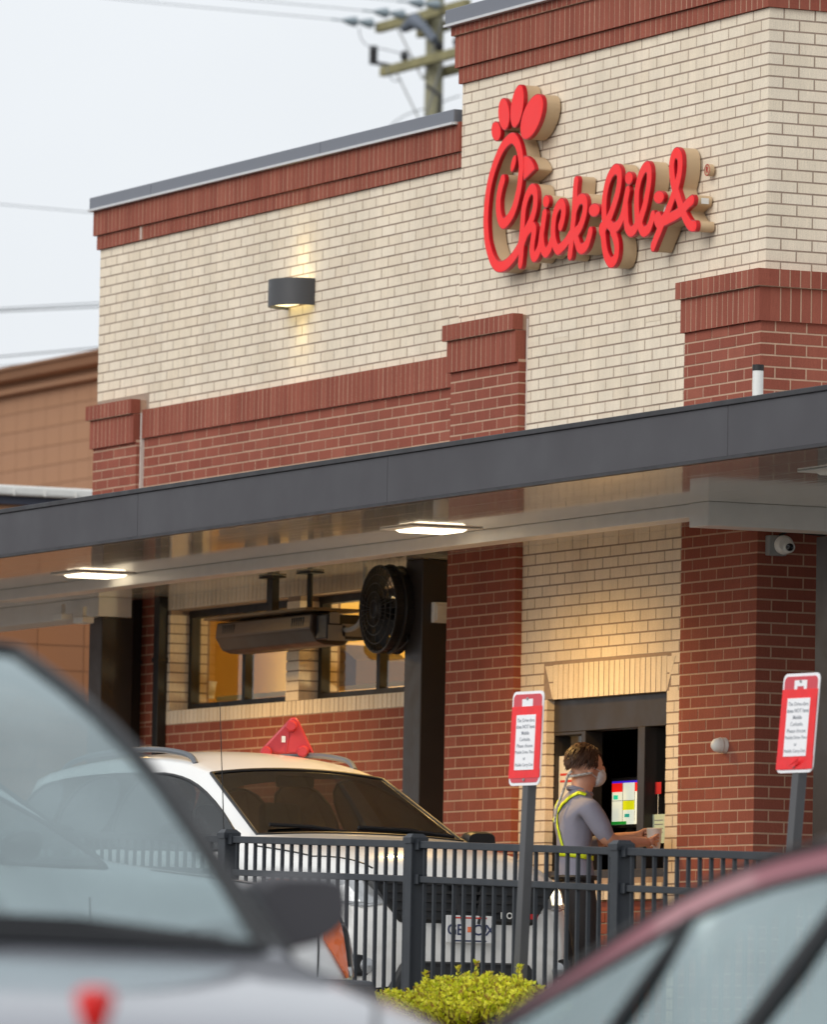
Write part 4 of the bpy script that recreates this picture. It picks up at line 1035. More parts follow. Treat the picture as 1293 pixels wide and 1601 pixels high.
def shrub(cx, cy, rx, ry, h, lab, seed, tall=()):
    rnd = random.Random(seed); t = thing('golden_shrub', lab, 'shrub', (cx, cy, .06), group='golden shrubs along the fence')
    V, Fc, tip = [], [], []; st = MB()
    def leaf(p, d, size, tp):
        d = d.normalized(); s_ = d.cross(Vector((rnd.uniform(-1, 1), rnd.uniform(-1, 1), rnd.uniform(.2, 1)))).normalized(); nrm = s_.cross(d)
        i = len(V); w = size*.32
        for q in (p, p+d*size*.45+s_*w+nrm*w*.25, p+d*size, p+d*size*.45-s_*w+nrm*w*.25): V.append(tuple(q)); tip.append(tp)
        Fc.append((i, i+1, i+2)); Fc.append((i, i+2, i+3))
    def twig(base, top, dens):
        n = int(dens); ax = top-base; st.tube([base, base.lerp(top, .5)+Vector((rnd.uniform(-.02, .02),)*3), top], [.004, .003, .0015], 4)
        for k in range(n):
            f = (k+.5)/n; p = base.lerp(top, f); a = k*2.4+rnd.uniform(-.4, .4)
            side = Vector((math.cos(a), math.sin(a), rnd.uniform(.1, .9)))
            leaf(p, side+ax.normalized()*.5, rnd.uniform(.026, .05)*(1.1-.45*f), 1.0*(f > .82)*(rnd.random() < .35)*rnd.uniform(.3, .9))
        for k in range(5):
            a = rnd.uniform(0, 6.28); leaf(top, Vector((math.cos(a)*.6, math.sin(a)*.6, rnd.uniform(.3, 1))), rnd.uniform(.018, .03), rnd.uniform(.2, .9)*(rnd.random() < .3))
    for k in range(int(900*rx*ry/.25)+80):
        a = rnd.uniform(0, 6.283); r_ = math.sqrt(rnd.random()); ex, ey = r_*math.cos(a), r_*math.sin(a)
        hz = h*math.sqrt(max(.05, 1-.75*r_*r_))*rnd.uniform(.68, 1.08)
        top = Vector((ex*rx, ey*ry, hz)); base = Vector((ex*rx*.75, ey*ry*.75, hz*rnd.uniform(.25, .6)))
        twig(base, top, 13)
    for dx, dy, hh in tall: twig(Vector((dx, dy, h*.6)), Vector((dx+.03, dy, hh)), 22)
    for k in range(14):
        a = rnd.uniform(0, 6.28); st.tube([(rnd.uniform(-.05, .05), rnd.uniform(-.05, .05), -.04), (math.cos(a)*rx*.4, math.sin(a)*ry*.4, h*.35), (math.cos(a)*rx*.7, math.sin(a)*ry*.7, h*.65)], [.009, .006, .003], 5)
    me = bpy.data.meshes.new('foliage'); me.from_pydata(V, [], Fc); me.materials.append(M_LEAF)
    at = me.attributes.new('tip', 'FLOAT', 'POINT'); at.data.foreach_set('value', tip)
    o = bpy.data.objects.new('foliage', me); COL.objects.link(o); o.parent = t; o['kind'] = 'stuff'
    st.build('stems', M_STEM, t, fix=False)
SYp = -4.0
def sx(x): return onY(x, 1560, SYp).x
def sz(x, y): return onY(x, y, SYp).z
zt = sz(740, 1528)-.06
shrub(sx(752), SYp, (sx(870)-sx(630))/2*.9, .32, zt, 'yellow-green shrub with reddish tips in front of the fence post', 3, tall=[(sx(712)-sx(752), .1, sz(712, 1504)-.06), (sx(664)-sx(752), 0, sz(664, 1528)-.06), (sx(740)-sx(752), -.1, sz(740, 1514)-.06), (sx(780)-sx(752), .1, sz(780, 1511)-.06), (sx(806)-sx(752), 0, sz(806, 1512)-.06), (sx(690)-sx(752), -.1, sz(690, 1522)-.06)])
shrub(sx(618), SYp, (sx(690)-sx(560))/2, .3, sz(618, 1553)-.06, 'low yellow-green shrub left of the taller golden shrub', 5)
# ------------------------------------------------------------------ vehicles
M_TYRE = mat('tyre_rubber', (.018, .018, .019), .85, var=.1)
M_RIM = mat('alloy_rim', lin((150, 152, 156)), .35, .8, var=.05)
M_CHROME = mat('chrome', (.75, .75, .76), .12, 1.0, var=0)
M_TRIMB = mat('car_black_trim', lin((26, 27, 30)), .45, var=.05)
M_SEAT = mat('car_seat', lin((40, 40, 43)), .85, var=.08)
M_AMBER = mat('amber_lens', lin((232, 104, 26)), .15, var=.05, coat=.8)
M_CLEAR = mat('headlamp_clear', lin((176, 178, 180)), .12, .4, var=.15, scale=30, coat=1.0)
M_LIT = mat('headlamp_lit', (1, .95, .8), .2, var=0, emit=(1, .86, .55), estr=4.0)
def paint(name, c, metal=.0): return mat(name, lin(c), .32, metal, var=.02, scale=4, coat=.8)
def ring(st):
    x, wl, wb, zlo, zb, wt, zt, zc = st[:8]
    bt = st[8] if len(st) > 8 else .045
    h = zt-zb
    q5 = (wt+.03*bt/.045*.8, zt-bt) if h > .25 else (wb-.045+(wt-wb+.045)*.45, zb+h*.55+.012)
    return [(wl*.95, zlo), (wl, zlo+.1), (wl+.012, zlo+(zb-zlo)*.55), (wb+.004, zb-.05), (wb-.035, zb), q5, (wt, zt), (wt*.55, zt+(zc-zt)*.75), (0, zc)]
def car_mesh(stations):
    """full rings (left then right) along the length; returns verts, faces with (station, ring) keys"""
    V, Fk = [], []
    R = [ring(s) for s in stations]; n = 17
    for s, r in zip(stations, R):
        for k in range(9): V.append((s[0], r[k][0], r[k][1]))
        for k in range(7, -1, -1): V.append((s[0], -r[k][0], r[k][1]))
    for i in range(len(stations)-1):
        for j in range(16):
            Fk.append(((i*n+j, i*n+j+1, (i+1)*n+j+1, (i+1)*n+j), (i, j if j < 8 else 15-j, 0 if j < 8 else 1)))
    Fk.append((tuple(range(n)), ('cap', 0, 0))); Fk.append((tuple((len(stations)-1)*n+k for k in range(n-1, -1, -1)), ('cap', 1, 0)))
    return V, Fk
def patch(name, V, faces, m, parent, levels=2, creases=(), off=0.0, corners=()):
    used = sorted({i for f in faces for i in f}); mp = {u: k for k, u in enumerate(used)}
    me = bpy.data.meshes.new(name); me.from_pydata([V[u] for u in used], [], [tuple(mp[i] for i in f) for f in faces]); me.update()
    bm = bmesh.new(); bm.from_mesh(me); bmesh.ops.recalc_face_normals(bm, faces=bm.faces)
    if creases:
        cl = bm.edges.layers.float.get('crease_edge') or bm.edges.layers.float.new('crease_edge')
        inv = {k: u for u, k in mp.items()}
        for e in bm.edges:
            a, b = inv[e.verts[0].index], inv[e.verts[1].index]
            for fn, w in creases:
                if fn(a, b): e[cl] = max(e[cl], w)
    if corners:
        vl = bm.verts.layers.float.get('crease_vert') or bm.verts.layers.float.new('crease_vert'); bm.verts.ensure_lookup_table()
        for c in corners:
            if c in mp: bm.verts[mp[c]][vl] = 1.0
    bm.to_mesh(me); bm.free()
    for p in me.polygons: p.use_smooth = True
    o = bpy.data.objects.new(name, me); COL.objects.link(o); o.parent = parent; me.materials.append(m)
    s = o.modifiers.new('s', 'SUBSURF'); s.levels = levels; s.render_levels = levels
    return o
def seal(glass, r, m, name='window_seal'):
    """rubber seal: a tube along the rim of a glass patch"""
    bpy.context.view_layer.update()
    dg = bpy.context.evaluated_depsgraph_get(); ev = glass.evaluated_get(dg); me = ev.to_mesh()
    cnt = {}
    for p in me.polygons:
        vs = list(p.vertices)
        for a, b in zip(vs, vs[1:]+vs[:1]): cnt[(min(a, b), max(a, b))] = cnt.get((min(a, b), max(a, b)), 0)+1
    adj = {}
    for (a, b), c in cnt.items():
        if c == 1: adj.setdefault(a, []).append(b); adj.setdefault(b, []).append(a)
    if not adj: return
    st = next(iter(adj)); L = [st]; prev = None; cur = st
    while True:
        nx = [q for q in adj[cur] if q != prev]
        if not nx: break
        prev, cur = cur, nx[0]
        if cur == st: break
        L.append(cur)
    pts = [Vector(me.vertices[i].co) for i in L]; pts.append(pts[0]); ev.to_mesh_clear()
    MB().tube(pts, r, 6, cap=False).build(name, m, glass, smooth='all')
def car_bvh(t):
    bpy.context.view_layer.update(); dg = bpy.context.evaluated_depsgraph_get(); vs, fs = [], []
    for ch in t.children:
        if ch.name.split('.')[0] in ('body',):
            ev = ch.evaluated_get(dg); me = ev.to_mesh(); b = len(vs)
            vs += [Vector(v.co) for v in me.vertices]; fs += [tuple(b+i for i in p.vertices) for p in me.polygons]; ev.to_mesh_clear()
    return BVHTree.FromPolygons(vs, fs)
def surface_patch(t, bvh, name, poly, axis, sgn, m, off=.006, parent=None, cuts=4):
    """a lamp, seam or trim piece that follows the body: outline in side (x,z) or front (y,z) view, cast onto the body"""
    from mathutils.geometry import tessellate_polygon
    bm = bmesh.new(); vv = [bm.verts.new((p[0], p[1], 0)) for p in poly]
    for tri in tessellate_polygon([[Vector((p[0], p[1], 0)) for p in poly]]): bm.faces.new([vv[i] for i in tri])
    bmesh.ops.subdivide_edges(bm, edges=bm.edges[:], cuts=cuts, use_grid_fill=True); bmesh.ops.triangulate(bm, faces=bm.faces[:])
    last = None
    for v in bm.verts:
        a, b = v.co.x, v.co.y
        o, d = (Vector((a, sgn*3, b)), Vector((0, -sgn, 0))) if axis == 'y' else (Vector((3, a, b)), Vector((-1, 0, 0)))
        h = bvh.ray_cast(o, d)
        if h[0] is not None: q = h[0]+(h[1] if h[1].dot(d) < 0 else -h[1])*off; last = q
        else: q = (Vector((a, last.y if last else sgn*.8, b)) if axis == 'y' else Vector((last.x if last else 0, a, b)))
        v.co = q
    bmesh.ops.recalc_face_normals(bm, faces=bm.faces[:])
    r = bmesh.ops.extrude_face_region(bm, geom=bm.faces[:]); 
    for g in r['geom']:
        if isinstance(g, bmesh.types.BMVert): g.co -= (Vector((0, sgn, 0)) if axis == 'y' else Vector((1, 0, 0)))*(off+.02)
    bmesh.ops.recalc_face_normals(bm, faces=bm.faces[:])
    me = bpy.data.meshes.new(name); bm.to_mesh(me); bm.free(); me.materials.append(m)
    o = bpy.data.objects.new(name, me); COL.objects.link(o); o.parent = parent or t; return o
def seam(t, bvh, pts, axis, sgn, w=.006, name='panel_gap'):
    P = []
    for (a, b), (c, d) in zip(pts[:-1], pts[1:]):
        for k in range(8):
            u, v = a+(c-a)*k/8, b+(d-b)*k/8
            o, dr = {'y': (Vector((u, sgn*3, v)), Vector((0, -sgn, 0))), 'x': (Vector((3, u, v)), Vector((-1, 0, 0))), 'z': (Vector((u, v, 4)), Vector((0, 0, -1)))}[axis]
            h = bvh.ray_cast(o, dr)
            if h[0] is not None: P.append(h[0])
    if len(P) > 2: MB().tube(P, w, 5).build(name, M_TRIMB, t, smooth='all')
def wheel(parent, x, y, r=.34, w=.22):
    mb = MB(); mb.lathe([(r*.62, -w/2), (r*.93, -w/2), (r, -w/2+.03), (r, w/2-.03), (r*.93, w/2), (r*.62, w/2)], (x, y, r), (0, 1, 0), 36); wt = mb.build('wheel', M_TYRE, parent, smooth=40)
    mb = MB(); s_ = 1 if y > 0 else -1
    mb.lathe([(r*.62, -.06*s_), (r*.6, .07*s_), (r*.55, .06*s_), (r*.5, .0), (0, -.01*s_)], (x, y, r), (0, 1, 0), 30)
    for k in range(5):
        a = 2*math.pi*k/5+.3; mb.tube([(x, y+.055*s_, r), (x+r*.58*math.cos(a), y+.06*s_, r+r*.58*math.sin(a))], [.05, .035], 6)
    mb.build('rim', M_RIM, wt, smooth=40)
def mirror(parent, x, y, z, s, m_shell, big=1.0):
    mb = MB(); k = big
    prof = []
    bmv = []
    for i in range(7):
        f = i/6; sc_ = math.sin(math.pi*min(1, .25+f*.75))**.5 if f < .99 else .35
        xx = .06-.16*f; 
        for a in range(14):
            t = 2*math.pi*a/14; c, sn = math.cos(t), math.sin(t)
            e = .55; cx = abs(c)**e*(1 if c >= 0 else -1); cz = abs(sn)**e*(1 if sn >= 0 else -1)
            bmv.append((x+xx*k, y+s*(.115+.105*cx*sc_)*k, z+.078*cz*sc_*k*(1-(.5 if sn < 0 else .12)*max(0, cx))+.012*k*max(0, cx)))
    mb.v = bmv
    for i in range(6):
        for a in range(14): mb.f.append((i*14+a, i*14+(a+1) % 14, (i+1)*14+(a+1) % 14, (i+1)*14+a))
    mb.f += [tuple(range(14)), tuple(range(6*14+13, 6*14-1, -1))]
    o = mb.build('mirror', m_shell, parent, smooth=50)
    MB().tube([(x-.03, y-s*.06, z-.06), (x-.02, y+s*.05*k, z-.04)], [.035, .03], 8).build('mirror_arm', M_TRIMB, parent, smooth=True)
    return o
def make_car(name, lab, cat, loc, rz, st, iw, pm, glass, hood_end, roof_front, roof_rear, tail, spec):
    """st: stations front to rear; windshield between stations hood_end and roof_front, rear glass roof_rear..tail"""
    t = thing(name, lab, cat, loc, (0, 0, rz))
    V, Fk = car_mesh(st); n = 17
    ws, rg, sides, body = [], [], {}, []
    for f, (i, j, sd_) in Fk:
        if i != 'cap' and hood_end <= i < roof_front and j in (6, 7): ws.append(f)
        elif i == roof_rear and j in (6, 7): rg.append(f)
        elif j == 4 and i != 'cap' and i in spec['side']: sides.setdefault((spec['side'][i], sd_), []).append(f)
        else: body.append(f)
    def st_of(v): return v//n
    def rg_of(v): k = v % n; return k if k <= 8 else 16-k
    cr = [(lambda a, b: rg_of(a) == rg_of(b) == 4, .45), (lambda a, b: rg_of(a) == rg_of(b) == 6 and st_of(a) >= hood_end and st_of(b) >= hood_end, .4),
          (lambda a, b: st_of(a) == st_of(b) == hood_end and rg_of(a) >= 5 and rg_of(b) >= 5, .7), (lambda a, b: st_of(a) == st_of(b) and st_of(a) in (0, len(st)-1), .25),
          (lambda a, b: rg_of(a) == rg_of(b) == 0, .8)]
    cn = [k*n+q for k in (hood_end, roof_front) for q in (6, 10)]
    patch('body', V, body, pm, t, 2, cr, corners=cn)
    g = patch('windshield', V, ws, glass, t, 2, corners=cn); seal(g, spec.get('seal', .012), M_TRIMB)
    g2 = patch('rear_window', V, rg, glass, t, 2); seal(g2, .012, M_TRIMB)
    for k, fs in sides.items():
        g3 = patch('side_window', V, fs, spec.get('sideglass', glass), t, 2); seal(g3, spec.get('seal', .012)*.9, M_TRIMB)
    for x in spec['wheels']:
        for s in (-1, 1):
            wheel(t, x, s*(st[3][1]-.08), spec.get('wr', .33))
            if not spec.get('noarch'):
                mb = MB(); rr = spec.get('wr', .33)+.055
                mb.lathe([(rr, -.1), (rr+.03, .0), (rr+.012, .035), (rr-.03, .03)], (x, s*(st[3][1]-.005), spec.get('wr', .33)), (0, s, 0), 20, *( (0, 2*math.pi))); mb.build('wheel_arch', M_TRIMB, t, smooth=True)
    # cabin
    zb = st[roof_front][4]; xf = st[hood_end][0]; xr = st[roof_rear][0]; wi = st[roof_front][2]-.14
    MB().box(xr, xf-.1, -wi, wi, .32, .42).build('floor', M_SEAT, t)
    MB().prism([(xf-.02, .42), (xf-.02, zb-.13), (xf-.25, zb-.08), (xf-.55, zb-.12), (xf-.6, zb-.3), (xf-.5, .42)], -wi, wi, 'y').build('dashboard', M_TRIMB, t, bevel=.02)
    for s in (-.36, .36):
        for xx in spec.get('seats', (xf-1.45, xf-2.3)):
            se = MB().prism([(xx+.5, .43), (xx+.5, .62), (xx, .6), (xx-.2, zb+.12), (xx-.33, zb+.12), (xx-.15, .43)], s-.24, s+.24, 'y').build('seat', M_SEAT, t, bevel=.05)
            MB().prism([(xx-.2, zb+.14), (xx-.22, zb+.32), (xx-.32, zb+.32), (xx-.32, zb+.14)], s-.13, s+.13, 'y').build('headrest', M_SEAT, se, bevel=.04)
    mb = MB(); mb.tube([(xf-.78+.17*math.sin(a)*.35, .36+.18*math.cos(a), zb-.06+.17*math.sin(a)) for a in [2*math.pi*k/24 for k in range(25)]], .014, 6); mb.build('steering_wheel', M_TRIMB, t, smooth=True)
    return t, V
GL_DARK = glass_mat('car_glass_dark', (.15, .175, .17), .0)
GL_CAR = glass_mat('car_glass', (.62, .68, .67), .10)
GL_NEAR = glass_mat('car_glass_extra_sheen', (.54, .62, .63), .28, .03, (.82, .95, .97))  # mirror share raised to put a pale sky sheen on the glass
GL_SIDE = glass_mat('car_glass_side', (.52, .62, .62), .34, .04, (.80, .95, .96))
M_CWHITE = paint('car_white', (232, 231, 228)); M_CGREY = paint('car_silver', (140, 142, 150), .35); M_CMAR = paint('car_maroon', (128, 74, 84), .3)
M_TRUCKW = paint('truck_white', (226, 227, 228))
# --- white crossover in the lane: nose at its own x = 0
S = [(.06, .58, .52, .34, .72, .30, .80, .82), (-.05, .72, .68, .26, .86, .42, .98, 1.01), (-.28, .82, .79, .22, .96, .52, 1.07, 1.10), (-.80, .87, .85, .22, 1.03, .58, 1.13, 1.16),
     (-1.22, .885, .865, .22, 1.07, .66, 1.175, 1.20), (-2.02, .885, .865, .22, 1.10, .56, 1.545, 1.585, .075), (-2.38, .885, .867, .22, 1.105, .575, 1.63, 1.69, .08), (-2.9, .885, .87, .22, 1.11, .575, 1.66, 1.725, .085), (-3.7, .885, .87, .24, 1.12, .57, 1.65, 1.70, .085),
     (-4.35, .87, .85, .28, 1.13, .57, 1.58, 1.63), (-4.72, .82, .80, .34, 1.08, .55, 1.15, 1.17), (-4.86, .75, .72, .40, .95, .5, 1.0, 1.02)]
suv_n = Vector((onY(719, 1455, -2.03).x, -2.03, 0))
suv, VS = make_car('white_suv', 'white crossover with red roof sign waiting in the drive-through lane', 'car', (suv_n.x+.02, suv_n.y, .005), RAD(3), S, .7, M_CWHITE, GL_DARK, 4, 5, 9, 10,
    {'side': {4: 'front', 5: 'front', 6: 'front', 7: 'rear', 8: 'cargo'}, 'wheels': (-.95, -3.85), 'wr': .35, 'seal': .011})
def sp(name, mb, m, par=None, **k): return mb.build(name, m, par or suv, **k)
bvs = car_bvh(suv)
# grille, bumper intake, lamps, plate
gp = sp('grille', MB().hexa([(.0, -.42, .68), (.0, .42, .68), (-.2, .42, .68), (-.2, -.42, .68), (-.02, -.60, .93), (-.02, .60, .93), (-.25, .60, .93), (-.25, -.60, .93)]), M_TRIMB, bevel=.02)
gp.location.x = .075
for k in range(5):
    z = .70+k*.048; w = .44+.15*(z-.68)/.25
    sp('grille_bar', MB().box(.001, .018, -w+.03, w-.03, z, z+.014), M_BLACK, gp)
for s in (-1, 1): sp('grille_cross', MB().tube([(.02, s*.05, .68), (.0, s*.1, .93)], .018, 6), M_TRIMB, gp)
text_mesh('badge', 'DODGE', .05, M_WHITE, gp, (.024, .28, .73), (RAD(90), 0, RAD(90)), bold=.001)
sp('badge_mark', MB().box(.012, .02, .385, .43, .715, .745), mat('badge_red', lin((190, 20, 26)), .4), gp)
ik = sp('bumper_intake', MB().hexa([(.0, -.52, .24), (.0, .52, .24), (-.2, .52, .24), (-.2, -.52, .24), (.0, -.40, .47), (.0, .40, .47), (-.2, .40, .47), (-.2, -.40, .47)]), M_TRIMB, bevel=.03); ik.location.x = .09
for s in (-1, 1):
    fl = sp('fog_lamp_recess', MB().box(-.06, .045, s*.60-.09, s*.60+.09, .38, .5), M_TRIMB, bevel=.02); fl.location.x = -.02
    sp('fog_lamp', MB().lathe([(0, .012), (.04, .01), (.045, 0)], (.046, s*.60, .44), (1, 0, 0), 16), M_CLEAR, fl, smooth=True)
    hl = surface_patch(suv, bvs, 'headlight', [(s*.50, .78), (s*.62, .76), (s*.80, .80), (s*.845, .925), (s*.72, .935), (s*.55, .90)], 'x', 1, M_CLEAR, .010)
    surface_patch(suv, bvs, 'amber_reflector', [(s*.775, .82), (s*.835, .85), (s*.835, .915), (s*.78, .90)], 'x', 1, M_AMBER, .016, hl, 2)
    if s > 0: surface_patch(suv, bvs, 'lit_bulb', [(.575, .80), (.655, .80), (.665, .895), (.585, .885)], 'x', 1, M_LIT, .018, hl, 2)
    seam(suv, bvs, [(-1.30, .35), (-1.34, .98)], 'y', s); seam(suv, bvs, [(-2.52, .35), (-2.54, 1.04)], 'y', s); seam(suv, bvs, [(-1.30, .35), (-3.5, .37)], 'y', s)
    seam(suv, bvs, [(-.12, s*.50), (-.5, s*.68), (-1.15, s*.76)], 'z', 1); sp('door_handle', MB().tube([(-2.25, s*.905, .98), (-2.42, s*.905, .985)], .016, 8), M_CWHITE, smooth=True)
pt_ = sp('license_plate', MB().box(.0, .012, -.152, .152, .575, .727), mat('plate_white', lin((222, 222, 222)), .5), bevel=.003); pt_.location = (.095, 0, 0)
M_PTXT = mat('plate_ink', lin((48, 56, 92)), .6, var=0)
for ch, yy_ in (('G', -.118), ('E', -.068), ('C', .042), ('9', .082), ('X', .122)):
    text_mesh('plate_letter', ch, .085, M_PTXT, pt_, (.0135, yy_, .645), (RAD(90), 0, RAD(90)), bold=.001)
sp('plate_sticker', MB().box(.0125, .0145, -.02, .02, .635, .665), M_AMBER, pt_)
for z in (.71, .583): sp('plate_band', MB().box(.0125, .0135, -.1, .1, z, z+.008), M_RTXT if z > .6 else M_PTXT, pt_)
for s in (-1, 1): mirror(suv, -1.62, s*.86, 1.17, s, M_TRIMB, 1.0)
for s in (-1, 1):
    def rz_(x): h = bvs.ray_cast(Vector((x, s*.52, 3)), Vector((0, 0, -1))); return h[0].z if h[0] else 1.65
    mb = MB(); mb.tube(smooth_line([Vector((x, s*.52, rz_(x)+dz)) for x, dz in ((-2.30, -.005), (-2.42, .035), (-2.9, .045), (-3.6, .045), (-3.95, .03), (-4.08, -.005))]), .017, 8); sp('roof_rail', mb, mat('rail_grey', lin((104, 108, 114)), .4, .3), smooth=True)
for s, y0, y1 in ((1, .62, .02), (1, -.02, -.55)):
    sp('wiper', MB().tube([(-1.25, y0, 1.20), (-1.28, (y0+y1)/2, 1.232), (-1.29, y1, 1.238)], .012, 6), M_TRIMB)
sp('rear_view_mirror', MB().box(-2.08, -2.03, -.12, .12, 1.48, 1.55), M_TRIMB, bevel=.015)
sp('antenna', MB().tube([(-1.35, -.80, 1.06), (-1.45, -.80, 1.93)], [.004, .002], 5), M_BLACK)
# red roof marker: a triangular plastic plate on three round feet
M_REDP = mat('red_plastic', lin((168, 46, 58)), .42, var=.06, scale=9)
tp = onD(452, 1140, 42.6)
mk_l = Vector((tp.x, tp.y, 1.70)) if False else None
base_ = onY(450, 1172, -1.76)
_i = suv.matrix_world.inverted() if False else (Matrix.Translation(suv.location) @ suv.rotation_euler.to_matrix().to_4x4()).inverted()
_l = _i @ base_; _h = bvs.ray_cast(Vector((_l.x, _l.y, 3)), Vector((0, 0, -1)))
rest_z = (_h[0].z if _h[0] else 1.68)+suv.location.z+.012
mkr = thing('roof_marker', 'red plastic triangular marker with round feet standing on the white car roof', 'marker', (base_.x, -1.76, rest_z), (0, 0, RAD(-25)))
u0 = 1/(F_PX/43.4)
tri = [(-41*u0, 6*u0), (34*u0, 6*u0), (37*u0, 14*u0), (14*u0, 64*u0), (4*u0, 64*u0), (-41*u0, 14*u0)]
mb = MB(); mb.prism([(a, b) for a, b in tri], -.02, .03, 'x'); pl_ = mb.build('plate', M_REDP, mkr, bevel=.012)
mb = MB(); mb.prism([(16*u0, 60*u0), (8*u0, 64*u0), (36*u0, 6*u0), (43*u0, 6*u0)], -.16, .03, 'x'); mb.build('back_plate', M_REDP, mkr, bevel=.01)
for a, b in ((-34, 8), (24, 10), (5, 50)):
    mb = MB(); mb.lathe([(.0, .05), (.026, .05), (.034, .04), (.036, -.0)], (.03, a*u0, b*u0), (1, 0, 0), 18); mb.build('foot', M_REDP, mkr, smooth=40)
MB().box(.031, .033, -10*u0, -4*u0, 24*u0, 34*u0).build('sticker', M_WHITE, pl_)
MB().tube([(.032, -2*u0, 8*u0), (.032, 2*u0, 46*u0)], .004, 5).build('rib', M_REDP, pl_)

# --- white car parked nose to the fence, mostly hidden by the grey car
S2 = [(.02, .66, .62, .34, .70, .42, .80, .82), (-.10, .80, .78, .28, .86, .52, .945, .96), (-.40, .88, .86, .26, .93, .58, 1.00, 1.015), (-.95, .90, .885, .24, .99, .62, 1.045, 1.06),
      (-1.35, .90, .885, .24, 1.03, .72, 1.085, 1.10), (-2.0, .90, .885, .24, 1.06, .60, 1.54, 1.58), (-2.8, .90, .885, .24, 1.08, .62, 1.58, 1.63), (-3.5, .90, .88, .24, 1.09, .60, 1.56, 1.61),
      (-4.05, .88, .86, .28, 1.09, .57, 1.48, 1.52), (-4.45, .84, .81, .34, 1.04, .55, 1.1, 1.12), (-4.6, .76, .73, .40, .93, .5, .98, 1.0)]
tk_n = onY(583, 1470, -4.72)
TZ = gz(0, -6.0)
trk, VT = make_car('parked_white_car', 'white car with amber corner lamp parked between grey car and fence', 'car', (tk_n.x-.86, -4.70, TZ), RAD(88), S2, .75, M_TRUCKW, GL_CAR, 4, 5, 8, 9,
    {'side': {4: 'front', 5: 'front', 6: 'rear', 7: 'cargo'}, 'wheels': (-.88, -3.75), 'wr': .34, 'seal': .014})
def tkp(name, mb, m, par=None, **k): return mb.build(name, m, par or trk, **k)
bvt = car_bvh(trk)
for s in (-1, 1):
    hl = surface_patch(trk, bvt, 'headlight', [(-.015, .555), (-.06, .55), (-.235, .875), (-.05, .86), (-.02, .75)], 'y', s, M_CLEAR, .008)
    surface_patch(trk, bvt, 'amber_corner', [(-.085, .55), (-.10, .545), (-.235, .72), (-.245, .865), (-.135, .86)], 'y', s, M_AMBER, .014, hl)
    surface_patch(trk, bvt, 'lamp_divider', [(-.065, .60), (-.085, .60), (-.12, .85), (-.085, .85)], 'y', s, M_TRIMB, .015, hl, 2)
    seam(trk, bvt, [(-.27, .55), (-.26, .86), (-.30, .92)], 'y', s); seam(trk, bvt, [(-1.45, .35), (-1.47, .98)], 'y', s); seam(trk, bvt, [(-2.6, .35), (-2.62, 1.0)], 'y', s); seam(trk, bvt, [(-.12, s*.55), (-.5, s*.7), (-1.2, s*.78)], 'z', 1)
    tkp('bumper_end', MB().prism([(.03, .42), (.0, .535), (-.40, .545), (-.50, .44), (-.46, .24), (.03, .24)], s*.78-.13, s*.78+.105, 'y'), mat('bumper_black', lin((66, 69, 74)), .6, bump=.2, bscale=200), bevel=.02)
    mirror(trk, -1.85, s*.89, 1.13, s, M_TRIMB, 1.0)
tkp('bumper', MB().box(-.1, .07, -.66, .66, .28, .5), MATS['bumper_black'], bevel=.03)
tkp('grille', MB().box(-.1, .045, -.5, .5, .56, .8), M_CHROME, bevel=.03)
for k in range(3): tkp('grille_bar', MB().box(.045, .055, -.46, .46, .6+k*.065, .625+k*.065), M_TRIMB)

# --- grey crossover close to the camera, facing it, out of focus
GA = onD(398, 1492, 15.0)          # lower corner of its windshield
GZ = gz(0, -13.6)
S3 = [(.10, .60, .55, .36, .70, .35, .74, .75), (.0, .78, .72, .26, .80, .46, .875, .90), (-.28, .88, .85, .22, .90, .55, .955, .975), (-.75, .91, .89, .22, .985, .62, 1.025, 1.04),
      (-1.12, .915, .90, .22, 1.03, .79, 1.065, 1.085), (-1.60, .915, .90, .22, 1.045, .722, 1.505, 1.545, .04), (-2.10, .915, .90, .22, 1.06, .655, 1.705, 1.76, .04), (-2.7, .915, .90, .22, 1.08, .66, 1.75, 1.81), (-3.5, .915, .90, .24, 1.09, .63, 1.74, 1.79),
      (-4.1, .90, .88, .28, 1.10, .58, 1.58, 1.62), (-4.55, .86, .83, .34, 1.05, .55, 1.12, 1.14), (-4.7, .78, .75, .40, .95, .5, 1.0, 1.02)]
hd = RAD(2)                         # parked parallel to the building, nose to the right
# solve for the origin so that the lower left corner of the windshield (its left side) sits at GA
loc_l = Vector((-1.12, .76, 1.05)); Rz = Matrix.Rotation(hd, 3, 'Z')
go = GA-Rz @ loc_l; go.z = GA.z-1.06
gry, VG = make_car('grey_car', 'out-of-focus silver grey car with dark door mirror close to the camera', 'car', go, hd, S3, .7, M_CGREY, GL_NEAR, 4, 6, 9, 10,
    {'side': {4: 'front', 5: 'front', 6: 'front', 7: 'rear', 8: 'cargo'}, 'wheels': (-.85, -3.7), 'wr': .34, 'seal': .018})
mg = mirror(gry, -1.50, .90, 1.15, 1, mat('mirror_shell_grey', lin((70, 68, 72)), .5), 1.12)
mirror(gry, -1.50, -.90, 1.15, -1, MATS['mirror_shell_grey'], 1.12)
def gp_(name, mb, m, par=None, **k): return mb.build(name, m, par or gry, **k)
for y0, y1 in ((.66, .05), (.0, -.6)):
    gp_('wiper', MB().tube([(-1.06, y0, 1.085), (-1.10, (y0+y1)/2, 1.115), (-1.12, y1, 1.12)], .014, 6), M_TRIMB)
gp_('cowl', MB().tube([(-1.07, .74, 1.068), (-1.03, .4, 1.085), (-1.02, 0, 1.09), (-1.03, -.4, 1.085), (-1.07, -.74, 1.068)], .022, 6), M_TRIMB)
